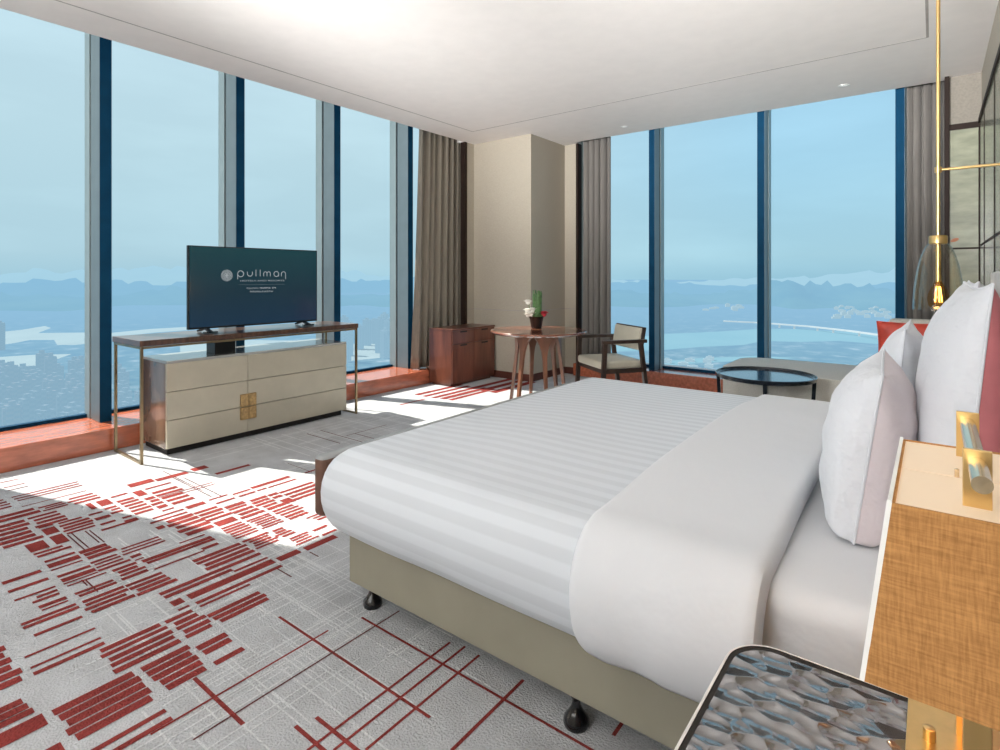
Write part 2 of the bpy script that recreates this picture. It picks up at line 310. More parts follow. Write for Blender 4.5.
BLOCKS = [(-4.143,-4.034,0.833,1.148,3,0.4),(-4.141,-3.965,0.721,0.798,4,0.5),(-3.857,-3.73,1.016,1.134,3,0.6),(-3.859,-3.757,0.684,0.869,2,0.65),(-3.84,-3.751,0.893,0.997,3,0.6),(-3.715,-3.531,0.814,0.93,4,0.6),(-3.712,-3.375,0.648,0.794,6,0.65),(-3.348,-3.235,0.72,0.79,1,1.0),(-3.49,-3.392,0.815,0.868,1,1.0),(-3.362,-3.237,0.816,0.866,1,1.0),(-3.533,-3.511,0.814,0.871,1,1.0),(-3.518,-3.32,0.887,0.999,5,0.65),(-3.692,-3.577,1.054,1.08,1,1.0),(-3.516,-3.493,1.018,1.081,1,1.0),(-3.436,-3.395,1.02,1.087,1,1.0),(-3.337,-3.31,1.015,1.081,1,1.0),(-3.686,-3.583,1.101,1.157,1,1.0),(-3.215,-3.153,0.731,0.84,2,0.6),(-3.078,-2.954,0.856,0.96,3,0.75),(-3.84,-3.768,1.305,1.438,1,1.0),(-3.805,-3.751,1.445,1.628,1,1.0),(-3.829,-3.757,1.662,1.756,1,1.0),(-3.619,-3.582,1.722,1.946,1,1.0),(-3.681,-3.657,1.344,1.485,1,1.0),(-3.586,-3.297,1.346,1.474,5,0.6),(-3.68,-3.576,1.28,1.326,1,1.0),(-3.523,-3.307,1.284,1.328,4,0.7),(-3.7,-3.674,1.177,1.257,1,1.0),(-3.602,-3.31,1.178,1.26,6,0.65),(-3.544,-3.424,1.105,1.157,3,0.6),(-3.335,-3.311,1.111,1.155,1,1.0),(-3.258,-3.234,0.995,1.152,1,1.0),(-3.283,-3.239,1.104,1.161,1,1.0),(-3.266,-3.247,1.275,1.335,1,1.0),(-3.205,-3.184,1.206,1.357,1,1.0),(-3.152,-3.129,1.174,1.352,1,1.0),(-3.108,-2.846,1.223,1.36,5,0.75),(-3.073,-3.03,1.17,1.205,1,1.0),(-3.22,-3.174,1.372,1.469,1,1.0),(-3.21,-3.17,1.736,1.984,1,1.0),(-3.136,-3.116,1.735,1.792,1,1.0),(-3.131,-3.111,1.803,1.984,1,1.0),(-3.18,-3.16,2.079,2.184,1,1.0),(-3.194,-3.169,1.62,1.723,1,1.0),(-3.137,-3.113,1.627,1.722,1,1.0),(-3.217,-3.198,1.496,1.602,1,1.0),(-3.14,-3.117,1.499,1.603,1,1.0),(-3.005,-2.817,1.801,2.009,4,0.65),(-3.02,-2.938,1.723,1.793,2,0.6),(-2.892,-2.815,1.734,1.791,1,1.0),(-3.027,-2.817,1.624,1.723,5,0.7),(-3.047,-2.816,1.49,1.604,5,0.7),(-2.793,-2.617,1.624,1.753,5,0.65),(-3.1,-2.924,1.369,1.482,4,0.7),(-2.896,-2.829,1.37,1.47,1,1.0),(-2.788,-2.625,1.495,1.608,6,0.65),(-2.803,-2.625,1.356,1.47,6,0.65),(-2.578,-2.467,1.492,1.562,4,0.65),(-2.435,-2.338,1.503,1.606,4,0.65),(-2.302,-2.259,1.496,1.663,1,1.0),(-2.575,-2.497,1.703,1.791,3,0.6),(-2.425,-2.403,1.629,1.709,1,1.0),(-2.347,-2.328,1.628,1.708,1,1.0),(-2.587,-2.452,1.369,1.479,5,0.7),(-2.958,-2.873,0.976,1.142,3,0.5),(-2.844,-2.814,0.979,1.02,1,1.0),(-2.79,-2.778,0.98,1.015,1,1.0),(-2.763,-2.7,0.998,1.288,2,0.75),(-2.806,-2.791,1.17,1.286,1,1.0),(-2.669,-2.643,1.208,1.282,1,1.0),(-2.641,-2.627,1.0,1.21,1,1.0),(-2.772,-2.639,0.886,0.977,4,0.7),(-2.592,-2.463,0.881,1.017,4,0.7),(-2.921,-2.8,0.858,0.959,4,0.6),(-2.686,-2.635,0.729,0.863,2,0.7),(-2.598,-2.471,0.726,0.862,4,0.7),(-2.323,-2.276,0.934,0.974,1,1.0),(-2.247,-2.231,0.932,0.972,1,1.0),(-2.586,-2.445,1.138,1.351,4,0.68),(-2.422,-2.395,0.934,1.352,1,1.0),(-2.383,-2.357,0.936,1.203,1,1.0),(-2.356,-2.337,1.199,1.351,1,1.0),(-2.322,-2.275,0.995,1.351,1,1.0),(-2.244,-2.22,0.994,1.351,1,1.0),(-2.207,-2.191,0.993,1.189,1,1.0),(-2.126,-2.035,0.992,1.192,3,0.72),(-2.313,-2.267,1.368,1.472,1,1.0),(-1.973,-1.902,0.878,0.975,2,0.8),(-1.85,-1.824,0.875,0.971,1,1.0),(-3.019,-2.987,0.576,0.702,1,1.0),(-2.917,-2.89,0.575,0.703,1,1.0),(-2.815,-2.798,0.574,0.702,1,1.0),(-2.778,-2.723,0.622,0.702,2,0.6),(-2.689,-2.662,0.619,0.704,1,1.0),(-2.65,-2.638,0.62,0.701,1,1.0),(-2.603,-2.553,0.558,0.703,2,0.65),(-2.489,-2.469,0.56,0.7,1,1.0),(-3.094,-3.07,0.733,0.843,1,1.0),(-3.046,-2.998,0.73,0.844,1,1.0),(-2.978,-2.964,0.729,0.841,1,1.0),(-2.899,-2.874,0.729,0.845,1,1.0),(-2.855,-2.816,0.73,0.848,1,1.0),(-2.805,-2.793,0.727,0.846,1,1.0),(-2.775,-2.762,0.731,0.867,1,1.0),(-2.496,-2.231,0.402,0.476,6,0.8),(-2.366,-2.356,0.509,0.705,1,1.0),(-2.288,-2.276,0.507,0.698,1,1.0),(-2.251,-2.229,0.505,0.696,1,1.0),(-2.012,-1.822,0.503,0.698,5,0.85),(-2.142,-2.043,0.359,0.462,3,0.78),(-2.021,-1.957,0.338,0.474,1,1.0),(-1.857,-1.811,0.43,0.475,1,1.0),(-1.762,-1.743,0.515,0.695,1,1.0),(-1.717,-1.697,0.548,0.694,1,1.0),(-2.213,-2.038,0.673,0.859,5,0.68),(-2.007,-1.827,0.726,0.857,5,0.82),(-2.209,-2.036,0.881,0.973,5,0.72),(-4.023,-3.841,4.2,4.932,2,0.6),(-4.369,-4.061,4.168,4.895,3,0.5),(-4.136,-3.732,4.761,5.552,3,0.6)]
LINES = [(-1.904,-1.129,1.136,1.146,1),(-1.696,-1.688,0.633,1.203,1),(-1.584,-1.578,0.696,1.437,3),(-1.66,-0.576,1.319,1.328,1),(-1.312,-1.303,0.864,1.418,1),(-1.257,-1.248,0.907,1.433,1),(-1.191,-1.182,0.959,1.429,1),(-1.011,-1.0,1.096,1.424,1),(-1.386,-1.158,0.939,0.951,1),(-1.405,-1.246,0.885,0.897,1),(-1.823,-1.525,0.799,0.812,1),(-0.695,-0.684,1.401,1.568,1),(-4.487,-4.475,0.85,0.939,1),(-4.364,-4.352,0.841,0.94,1),(-4.288,-4.276,0.847,0.94,3),(-3.928,-3.918,0.834,1.127,1),(-3.319,-3.078,0.875,0.881,3),(-3.329,-3.086,0.893,0.899,3),(-3.301,-3.105,0.941,0.947,3),(-3.294,-3.089,0.957,0.963,3),(-3.478,-3.468,1.341,1.643,1),(-3.44,-3.43,1.342,1.642,1),(-3.766,-3.248,1.527,1.532,3),(-3.698,-3.199,1.567,1.572,3),(-3.422,-3.146,2.112,2.117,3),(-3.924,-3.378,1.539,1.544,3),(-2.238,-2.115,1.321,1.327,3),(-2.242,-2.174,1.491,1.497,3),(-2.78,-2.71,0.78,0.786,3),(-2.77,-2.625,0.79,0.796,3),(-4.136,-4.106,3.751,4.092,1)]
# ------------------------------------------------------------------ the room
CZ = 2.96                       # ceiling height
XW, YW = -4.70, 6.24            # inner lines of the two window walls
XR = .322                       # headboard wall
bm = bmesh.new(); rf = random.Random(3)
NS = [0]
def flat(x0, x1, y0, y1, z, mi):
    NS[0] += 1; z = z + NS[0] * 8e-7 if mi else z
    f = bm.faces.new([bm.verts.new(p) for p in ((x0, y0, z), (x1, y0, z), (x1, y1, z), (x0, y1, z))]); f.material_index = mi
flat(-5.4, .5, -2.4, 6.9, 0, 0)
for x0, x1, y0, y1, n, fill in BLOCKS:
    if n == 1:
        xm = (x0 + x1) / 2; w = max(x1 - x0, .013)
        flat(xm - w / 2, xm + w / 2, y0, y1, .0015, 1); continue
    p = (x1 - x0) / (n - 1 + fill)
    for k in range(n):
        w = p * fill * rf.uniform(.85, 1.15) if fill < .8 else p * fill
        flat(x0 + k * p, x0 + k * p + w, y0 + rf.uniform(-.012, .012), y1 + rf.uniform(-.012, .012), .0015, 1)
for x0, x1, y0, y1, c in LINES: flat(x0, x1, y0, y1, .0013, c)
rg = random.Random(11)
def whites(n, xa, xb, ya, yb, lmin, lmax, w, frac=.5):
    for _ in range(n):
        x, y, l = rg.uniform(xa, xb), rg.uniform(ya, yb), rg.uniform(lmin, lmax)
        if rg.random() < frac: flat(x - l / 2, x + l / 2, y - w / 2, y + w / 2, .001, 2)
        else: flat(x - w / 2, x + w / 2, y - l / 2, y + l / 2, .001, 2)
whites(80, -2.35, -1.40, .75, 1.6, .2, .75, .005)
whites(16, -2.3, -1.2, .6, 1.4, .2, .8, .006)
whites(30, -2.75, -2.1, .85, 1.5, .15, .6, .007)
whites(22, -3.05, -2.65, 1.0, 1.3, .12, .35, .007)
whites(26, -3.4, -2.2, 1.5, 2.2, .3, .9, .008)
whites(90, -4.1, -2.2, 2.0, 4.4, .4, 1.2, .009)
whites(40, -4.2, -2.2, 3.2, 5.4, .4, 1.2, .010)
for _ in range(10):                                             # fine dark yarn lines near the dresser
    x, y, l = rg.uniform(-4.0, -2.4), rg.uniform(2.1, 4.6), rg.uniform(.3, .9)
    if rg.random() < .5: flat(x - l / 2, x + l / 2, y - .004, y + .004, .0012, 3)
    else: flat(x - .004, x + .004, y - l / 2, y + l / 2, .0012, 3)
struct(obj('floor', bm, ['carpet', 'carpet_red', 'carpet_white', 'carpet_dark'], recalc=False))

bm = bmesh.new()
box(bm, XW, .5, -2.4, YW, CZ, CZ + .9)
box(bm, -5.4, XW, -2.4, 6.9, CZ + .85, CZ + .95); box(bm, XW, .5, YW, 6.9, CZ + .85, CZ + .95); box(bm, -4.70, -3.60, YW - .01, 6.38, CZ, CZ + .9); box(bm, -4.85, -4.69, 5.35, 5.6, CZ, CZ + .9)
gz0, gz1 = CZ - .001, CZ + .01
gx0, gx1, gy1 = -4.29, -.03, 5.04
for a in ((gx0 - .006, gx0 + .006, -2.3, gy1), (gx1 - .008, gx1 + .008, -2.3, gy1), (gx0, gx1, gy1 - .006, gy1 + .006)): box(bm, *a, gz0, gz1, mi=1)
struct(obj('ceiling', bm, ['ceiling', 'groove']))

struct(obj('wall_left', B(-5.4, XW, -2.4, .455, 0, 3.9), 'plaster'))
struct(obj('wall_behind', B(-5.4, .5, -2.55, -2.4, 0, 3.9), 'plaster'))
# headboard wall with dark metal grid and greenish glass panels
bm = bmesh.new(); box(bm, XR, .5, -2.4, 6.9, 0, CZ + .93)
for y0, y1 in ((3.55, 4.72), (4.73, 5.62), (5.63, 6.13)):
    for z0, z1 in ((.0, 1.50), (1.515, 2.53)): box(bm, XR - .012, XR + .002, y0 + .012, y1 - .004, z0 + .006, z1, mi=1)
for y in (4.725, 5.625): box(bm, XR - .016, XR, y - .010, y + .010, 0, 2.55, mi=2)
box(bm, XR - .022, XR, 3.5, 6.16, 2.53, 2.575, mi=2); box(bm, XR - .014, XR, 3.5, 6.16, 1.50, 1.515, mi=2)
struct(obj('wall_right', bm, ['fabric_wall', 'panel_glass', 'dark_trim']))
# short return wall beside the right curtain
bm = bmesh.new(); box(bm, .11, XR, 6.17, 6.9, 0, CZ + .9)
box(bm, .112, XR - .004, 6.155, 6.171, 0, 1.485, mi=1); box(bm, .112, XR - .004, 6.155, 6.171, 1.50, 2.50, mi=1)
box(bm, .08, .112, 6.12, 6.9, 0, CZ + .9, mi=2); box(bm, .11, XR, 6.145, 6.172, 2.50, 2.55, mi=2); box(bm, .11, XR, 6.15, 6.172, 1.485, 1.50, mi=2)
box(bm, XR - .02, XR, 6.14, 6.172, 0, 2.52, mi=2)
lathe(bm, [(0, -.002), (.028, 0), (0, .002)], 16, 0, 0, 1, .55, mi=3)
vs = [v for v in bm.verts if abs(v.co.x) < .04 and abs(v.co.y) < .04 and abs(v.co.z) < .01]
for v in vs: v.co = Vector((.147 + v.co.x, 6.152 + v.co.z, 1.565 + v.co.y + v.co.x * .3))
struct(obj('wall_far_right', bm, ['panel_fabric', 'panel_glass', 'dark_trim', 'orange_mark']))
# corner column, clad in fabric with a shadow groove
bm = bmesh.new()
for z0, z1 in ((0, .835), (.845, CZ + .9)): box(bm, -5.4, -3.80, 5.54, 6.9, z0, z1)
box(bm, -5.38, -3.805, 5.545, 6.88, .83, .85, mi=1)
for z0, z1 in ((0, .835), (.845, CZ + .9)): box(bm, -3.81, -3.62, 6.32, 6.9, z0, z1); box(bm, -5.4, -4.69, 5.40, 5.56, z0, z1)
box(bm, -3.82, -3.625, 6.325, 6.88, .83, .85, mi=1); box(bm, -5.39, -4.695, 5.405, 5.55, .83, .85, mi=1)
struct(obj('wall_corner', bm, ['fabric_wall', 'groove']))
bm = bmesh.new(); box(bm, -4.69, -3.785, 5.525, 5.54, 0, .085); box(bm, -3.80, -3.785, 5.525, 6.31, 0, .085); box(bm, -3.785, -3.62, 6.305, 6.32, 0, .085)
struct(obj('baseboard_corner', bm, 'baseboard'))
bm = bmesh.new(); box(bm, -4.76, -4.685, 5.355, 5.40, .16, CZ, mi=0); struct(obj('trim_curtain_pocket', bm, 'dark_trim'))
bm = bmesh.new(); box(bm, -3.625, -3.595, 6.30, 6.40, 0, CZ, mi=0); struct(obj('trim_corner', bm, 'dark_trim'))
# granite sills
struct(obj('trim_left_sill', B(-5.35, -4.69, .455, 5.40, 0, .16, .006), 'granite'))
struct(obj('trim_back_sill', B(-3.62, .11, 6.22, 6.85, 0, .155, .006), 'granite'))

# windows: each bay = glass pane + the mullion on its left + bottom rail
GX = -5.24; YM = [.463 + 1.04 * k for k in range(6)]
WT = CZ + .87
for k in range(5):
    y0 = YM[k]; ya, yb = y0 + .08, YM[k + 1]
    w = struct(empty('window_%d' % (k + 1), (GX, y0, .16)))
    def loc(bmx, nm, mts):
        o = obj(nm, bmx, mts, w); o.data.transform(Matrix.Translation((-GX, -y0, -.16))); return o
    bm = bmesh.new(); box(bm, GX + .115, -4.942, y0, y0 + .08, .16, WT, .003, mi=0)
    box(bm, -4.944, -4.938, y0 + .002, y0 + .078, .16, WT, mi=1)
    box(bm, GX + .085, GX + .118, y0 + .012, y0 + .068, .16, WT, mi=2)
    box(bm, GX - .02, GX + .088, y0 - .002, y0 + .082, .16, WT, mi=3)
    loc(bm, 'mullion', ['alu', 'backlit_navy', 'gasket', 'alu_light'])
    loc(B(GX - .02, GX + .03, ya, yb, .16, .185), 'bottom_rail', 'backlit_navy')
    loc(B(GX - .006, GX + .006, ya, yb, .18, WT), 'glass', 'pane')
w = struct(empty('window_6', (GX, YM[5], .16)))
o = obj('mullion', B(-.02, .30, 0, .08, 0, WT - .16), 'alu', w)
GY = 6.56; XM = [-3.72, -2.61, -1.422, -.238]; 
for k in range(3):
    x0 = XM[k]; xa, xb = x0 + .04, XM[k + 1] - .04
    w = struct(empty('window_%d' % (k + 7), (x0, GY, .155)))
    def loc(bmx, nm, mts):
        o = obj(nm, bmx, mts, w); o.data.transform(Matrix.Translation((-x0, -GY, -.155))); return o
    def mull(xm, nm):
        bm = bmesh.new(); box(bm, xm - .035, xm + .035, 6.30, GY - .115, .155, WT, .003, mi=1)
        box(bm, xm + .0345, xm + .037, 6.302, GY - .118, .157, WT, mi=0)
        box(bm, xm - .03, xm + .03, GY - .118, GY - .085, .155, WT, mi=2)
        box(bm, xm - .042, xm + .042, GY - .088, GY + .02, .155, WT, mi=3)
        loc(bm, nm, ['alu', 'backlit_navy', 'gasket', 'alu_light'])
    mull(XM[k + 1], 'mullion')
    loc(B(xa, xb, GY - .03, GY + .02, .155, .18), 'bottom_rail', 'backlit_navy')
    loc(B(xa, xb, GY - .006, GY + .006, .175, WT), 'glass', 'pane')

# ------------------------------------------------------------------ curtains
def curtain(name, p0, p1, depth, folds, z0, z1, m, seed, flare=0, sgn=1):
    p0, p1 = Vector(p0), Vector(p1); d = (p1 - p0); L = d.length; d.normalize(); nrm = Vector((-d.y, d.x, 0)) * sgn
    def fn(u, v):
        z = z0 + (z1 - z0) * v
        ph = u * folds + .9 * (smoothn(u * folds * .4 + 1, seed + 5) - .5) + .5 * (smoothn(u * folds * .7, seed) - .5) + (1 - v) * .25 * (smoothn(u * 5, seed + 9) - .5)
        amp = depth * (.30 + 1.0 * smoothn(u * folds * .5 + 3, seed + 2)) * (.8 + .25 * (1 - v))
        s = sin(2 * pi * ph); s = math.copysign(abs(s) ** .75, s)
        along = u * L - flare * (1 - u) * (1 - v) ** 1.3 + .012 * sin(4 * pi * ph + 1)
        p = p0 + d * along + nrm * (amp * s + .02 * (1 - v) * (smoothn(u * 7 + v * 2, seed) - .5)); return (p.x, p.y, z)
    bm = bmesh.new(); grid(bm, fn, folds * 14, 20)
    o = obj(name, bm, m, smooth=True)
    sm = o.modifiers.new('thickness', 'SOLIDIFY'); sm.thickness = .006
    return o
tag(curtain('curtain', (-4.83, 4.70, 0), (-4.83, 5.385, 0), .062, 7, .165, CZ + .3, 'curtain', 1, .10), 'taupe drawn-back curtain hanging behind the red wooden cabinet', 'curtain')
tag(curtain('curtain', (-3.58, 6.38, 0), (-3.17, 6.38, 0), .05, 5, .16, CZ + .3, 'curtain2', 2, 0), 'grey-taupe curtain hanging behind the round table and armchair, right of the corner column', 'curtain')
tag(curtain('curtain', (-.18, 6.40, 0), (.10, 6.40, 0), .05, 4, .16, CZ + .3, 'curtain2', 4, 0), 'grey curtain hanging behind the bell pendant lamp at the far right window edge', 'curtain')

# ------------------------------------------------------------------ media console with dresser
root = empty('media_console', (-4.4, 2.38, 0))
tag(root, 'champagne drawer chest under a dark wood top on thin bronze legs, below the television', 'dresser')
def kid(nm, bm, mts, parent=root, smooth=False, org=Vector((-4.4, 2.38, 0))):
    bmesh.ops.translate(bm, verts=bm.verts[:], vec=-org); return obj(nm, bm, mts, parent, smooth)
bm = bmesh.new(); r_ = .0085
fx0, fx1, fy0, fy1 = -4.64, -4.18, 1.51, 3.27
for x in (fx0, fx1):
    for y in (fy0, fy1): box(bm, x - r_, x + r_, y - r_, y + r_, 0, .79)
for z in (.009, .775):
    for x in (fx0, fx1): box(bm, x - r_, x + r_, fy0, fy1, z - .007, z + .007) if z > .5 else None
    for y in (fy0, fy1): box(bm, fx0, fx1, y - r_, y + r_, z - .007, z + .007)
kid('frame', bm, 'brass_frame')
kid('table_top', B(-4.66, -4.165, 1.495, 3.285, .785, .825, .003), 'dark_wood')
bm = bmesh.new(); box(bm, -4.65, -4.235, 1.68, 3.185, .045, .655, .004, mi=0); box(bm, -4.652, -4.212, 1.678, 3.187, .645, .664, .002, mi=1)
box(bm, -4.63, -4.26, 1.70, 3.165, 0, .05, mi=2); box(bm, -4.238, -4.232, 1.70, 3.165, .05, .645, mi=2)
kid('chest_body', bm, ['chest_side', 'champagne_top', 'gap'])
kid('support_block', B(-4.50, -4.36, 2.08, 2.24, .66, .787, .003), 'black')
zs = [.05, .2485, .447, .6455]; ys = [1.68, 2.262, 3.187]
for i in range(3):
    for j in range(2):
        y0, y1 = ys[j] + (.0 if j == 0 else .002), ys[j + 1] - (.002 if j == 0 else 0)
        d = kid('drawer', B(-4.236, -4.212, y0, y1, zs[i] + .0022, zs[i + 1] - .0022, .0015), 'champagne')
        if i < 2:
            yc = ys[1]; a, b = (yc - .062, yc - .002) if j == 0 else (yc + .002, yc + .062)
            za, zb = (zs[1] - .098, zs[1] - .003) if i == 0 else (zs[1] + .003, zs[1] + .098)
            h = kid('handle', B(-4.213, -4.196, a, b, za, zb, .003), 'brass_dark', d)
            h['label'] = 'textured brass plate handle'
# television on the top
TX = -4.385; tv = empty('television', (TX, 2.445, .825)); tag(tv, 'black flat screen television showing a white hotel logo, on the console', 'television')
to = Vector((TX, 2.445, .825))
ty0, ty1, tz0, tz1 = 1.895, 3.0, .856, 1.487
bm = bmesh.new(); box(bm, TX - .03, TX, ty0, ty1, tz0, tz1, .003); box(bm, TX - .065, TX - .028, ty0 + .18, ty1 - .18, tz0 + .03, tz1 - .2, .01)
kid('casing', bm, 'black', tv, org=to)
s = kid('screen', B(TX - .002, TX + .0015, ty0 + .008, ty1 - .008, tz0 + .014, tz1 - .008), 'screen', tv, org=Vector((TX, 2.445, .856))); s.location = (0, 0, .031)
for y in (2.03, 2.87):
    bm = bmesh.new(); bar(bm, (TX - .02, y, .86), (TX + .09, y - .01, .834), .03, .012); bar(bm, (TX - .02, y, .86), (TX - .11, y - .01, .834), .03, .012)
    bar(bm, (TX + .06, y - .05, .832), (TX + .06, y + .05, .832), .03, .01)
    kid('foot', bm, 'black', tv, org=to)
# lettering, strokes on the screen plane (s = along the wall, t = up)
SXP = TX + .0022
def stroke(bm, pts, w):
    pts = [Vector((0, a, b)) for a, b in pts]; rows = []
    for i, p in enumerate(pts):
        t = (pts[min(i + 1, len(pts) - 1)] - pts[max(i - 1, 0)]).normalized(); n_ = Vector((0, -t.z, t.y)) * w / 2
        rows.append((bm.verts.new((SXP, p.y + n_.y, p.z + n_.z)), bm.verts.new((SXP, p.y - n_.y, p.z - n_.z))))
    for a, b in zip(rows, rows[1:]): bm.faces.new((a[0], b[0], b[1], a[1]))
def arc(cx, cy, r, a0, a1, n=16): return [(cx + r * cos(radians(a0 + (a1 - a0) * i / n)), cy + r * sin(radians(a0 + (a1 - a0) * i / n))) for i in range(n + 1)]
X0, Z0, U = 2.268, 1.2585, .0345; SX = .42 / 12.15 / .0345
def st(*runs, w=.0060):
    bm = bmesh.new()
    for pts in runs: stroke(bm, [(X0 + a * U * SX, Z0 + b * U) for a, b in pts], w)
    bmesh.ops.translate(bm, verts=bm.verts[:], vec=-to); obj('screen_letter', bm, 'screen_white', tv)
st([(.05, -.75), (.05, .5)] + arc(.75, .5, .7, 180, 540, 24)[1:])                       # p
x = 2.35; st([(x, 1), (x, .55)] + arc(x + .62, .55, .6, 180, 360, 14) + [(x + 1.22, 1)])   # u
for x in (4.45, 5.5): st([(x, -.08), (x, 1.5)])                                          # l l
x = 6.4; st([(x, -.08), (x, .6)] + arc(x + .42, .6, .42, 180, 0, 12) + [(x + .84, -.08)], [(x + .84, .6)] + arc(x + 1.26, .6, .42, 180, 0, 12) + [(x + 1.68, -.08)])   # m
st(arc(9.65, .5, .62, 0, 360, 24), [(10.27, .5), (10.27, -.08)])                     # a
x = 11.0; st([(x, -.08), (x, .5)] + arc(x + .56, .5, .56, 180, 0, 14) + [(x + 1.12, -.3), (x + 1.15, -.75)])   # n with a tail
bm = bmesh.new()                                                                         # dotted globe
cy, cz, R0 = 2.183, 1.262, .046
for ring, n_ in ((0, 1), (.2, 6), (.4, 12), (.6, 18), (.78, 24), (.93, 28)):
    for i in range(n_):
        a = 2 * pi * (i + .5 * (n_ % 4 == 0)) / n_; rr = .0053 * (1 - .35 * ring)
        c = Vector((SXP, cy + ring * R0 * cos(a), cz + ring * R0 * sin(a)))
        bm.faces.new([bm.verts.new(c + Vector((0, rr * cos(pi * k / 4), rr * sin(pi * k / 4)))) for k in range(8)])
bmesh.ops.translate(bm, verts=bm.verts[:], vec=-to)
obj('screen_emblem', bm, 'screen_white', tv)
def words(body, y0, y1, z, size, nm):
    cu = bpy.data.curves.new(nm, 'FONT'); cu.body = body; cu.size = size; cu.align_x = 'CENTER'
    o = bpy.data.objects.new(nm, cu); COL.objects.link(o); bpy.context.view_layer.update()
    w_ = max(o.dimensions.x, 1e-4); dg = bpy.context.evaluated_depsgraph_get(); me = bpy.data.meshes.new_from_object(o.evaluated_get(dg)); bpy.data.objects.remove(o)
    k = (y1 - y0) / w_
    me.transform(Matrix(((0, 0, 1, SXP - to.x), (k, 0, 0, (y0 + y1) / 2 - to.y), (0, 1, 0, z - to.z), (0, 0, 0, 1))))
    me.materials.clear(); me.materials.append(M['screen_white']); oo = bpy.data.objects.new(nm, me); COL.objects.link(oo); oo.parent = tv
words('HOTELS AND RESORTS', 2.29, 2.675, 1.214, .017, 'screen_tagline')
bm = bmesh.new(); stroke(bm, [(2.28, 1.188), (2.68, 1.188)], .0006)
rt = random.Random(5)                                                                    # two illegible lines of tiny marks
for z, h, a, b, n_ in ((1.153, .013, 2.455, 2.60, 12), (1.124, .014, 2.37, 2.575, 10)):
    for i in range(n_):
        y = a + (b - a) * (i + .5) / n_; q = (b - a) / n_ * .36
        if n_ == 12 and i == 8: continue
        for _ in range(3): stroke(bm, [(y + rt.uniform(-q, q), z + rt.uniform(0, h)), (y + rt.uniform(-q, q), z + rt.uniform(0, h))], .0022)
        stroke(bm, [(y - q, z), (y - q, z + h)], .0025); stroke(bm, [(y - q, z + rt.choice((0, h))), (y + q, z + h * .5)], .0022)
bmesh.ops.translate(bm, verts=bm.verts[:], vec=-to)
obj('screen_small_print', bm, 'screen_white', tv)
words('PULLMAN', 2.345, 2.44, 1.153, .018, 'screen_hotel_line')

# ------------------------------------------------------------------ minibar cabinet
co = Vector((-4.52, 5.095, 0)); cab = empty('minibar_cabinet', co); tag(cab, 'low red-brown wooden cabinet with two drawers over two doors, beside the corner column', 'cabinet')
cx0, cx1, cy0, cy1, ch = -4.675, -4.325, 4.71, 5.48, .655
bm = bmesh.new(); box(bm, cx0, cx1, cy0, cy1, .03, ch - .014, .003); box(bm, cx0 - .002, cx1 + .022, cy0 - .004, cy1 + .004, ch - .016, ch, .002); box(bm, cx0 + .03, cx1 - .03, cy0 + .02, cy1 - .02, 0, .04)
kid('carcass', bm, 'cab_wood', cab, org=co)
ym = (cy0 + cy1) / 2
for a, b in ((cy0 + .004, ym - .002), (ym + .002, cy1 - .004)):
    for nm, z0, z1 in (('drawer', .485, .635), ('door', .04, .48)):
        d = kid(nm, B(cx1, cx1 + .018, a, b, z0, z1, .002), 'cab_wood', cab, org=co)
        c = (a + b) / 2; kid('finger_pull', B(cx1 + .0165, cx1 + .0195, c - .06, c + .06, z1 - .026, z1 - .008, .001), 'gap', d, org=co)

# ------------------------------------------------------------------ round table
TC = Vector((-2.95, 4.42, 0)); tb = empty('round_table', TC); tag(tb, 'round walnut table on arched splayed legs, carrying the flower pot', 'table')
bm = bmesh.new(); lathe(bm, [(.40, .715), (.425, .722), (.452, .738), (.452, .745), (.447, .75), (0, .75)], 56); 
obj('table_top', bm, 'table_top', tb, True)
bm = bmesh.new(); lathe(bm, [(.175, .69), (.21, .69), (.22, .718), (.175, .718)], 40); obj('apron_ring', bm, 'table_wood', tb, True)
for k in range(6):
    a = 2 * pi * k / 6 + .35; rad = Vector((cos(a), sin(a), 0)); tan = Vector((-sin(a), cos(a), 0))
    bm = bmesh.new(); rows = []
    prof = [(0, .013, .275), (.2, .015, .25), (.40, .017, .225), (.50, .019, .213), (.57, .027, .205), (.62, .042, .20), (.66, .062, .197), (.70, .095, .195)]
    for z, hw, r in prof:
        c = rad * r + Vector((0, 0, z)); t_ = .017
        rows.append([bm.verts.new(c + tan * sx * hw + rad * sy * t_ * .85) for sx, sy in ((-1, -1), (1, -1), (1, 1), (-1, 1))])
    bm.faces.new(rows[0][::-1]); bm.faces.new(rows[-1])
    for p, q in zip(rows, rows[1:]):
        for i in range(4): bm.faces.new((p[i], p[(i + 1) % 4], q[(i + 1) % 4], q[i]))
    obj('leg', bm, 'table_wood', tb)
# flower pot
fo = empty('flower_pot', TC + Vector((-.12, .15, .75))); tag(fo, 'small dark pot of white and red flowers around upright green leaves, on the round table', 'flowers')
bm = bmesh.new(); lathe(bm, [(0, 0), (.045, 0), (.052, .01), (.068, .10), (.076, .115), (.068, .115), (.062, .10), (0, .095)], 28); obj('pot', bm, 'pot', fo, True)
rl = random.Random(4); bm = bmesh.new()
for k in range(70):
    a, r = rl.uniform(0, 6.28), .042 * sqrt(rl.random()); h = rl.uniform(.22, .285)
    p = Vector((.01 + r * cos(a), r * sin(a), .09)); q = p + Vector((.006 * cos(a), .006 * sin(a), h)); bar(bm, p, q, .017, .004, up=(cos(a), sin(a), .01), w2=.006)
for k in range(10):
    a = rl.uniform(0, 6.28); p = Vector((.04 * cos(a), .04 * sin(a), .10)); bar(bm, p, p + Vector((.05 * cos(a), .05 * sin(a), rl.uniform(.03, .09))), .02, .003, up=(cos(a), sin(a), .3), w2=.008)
obj('green_leaves', bm, 'leaf', fo)
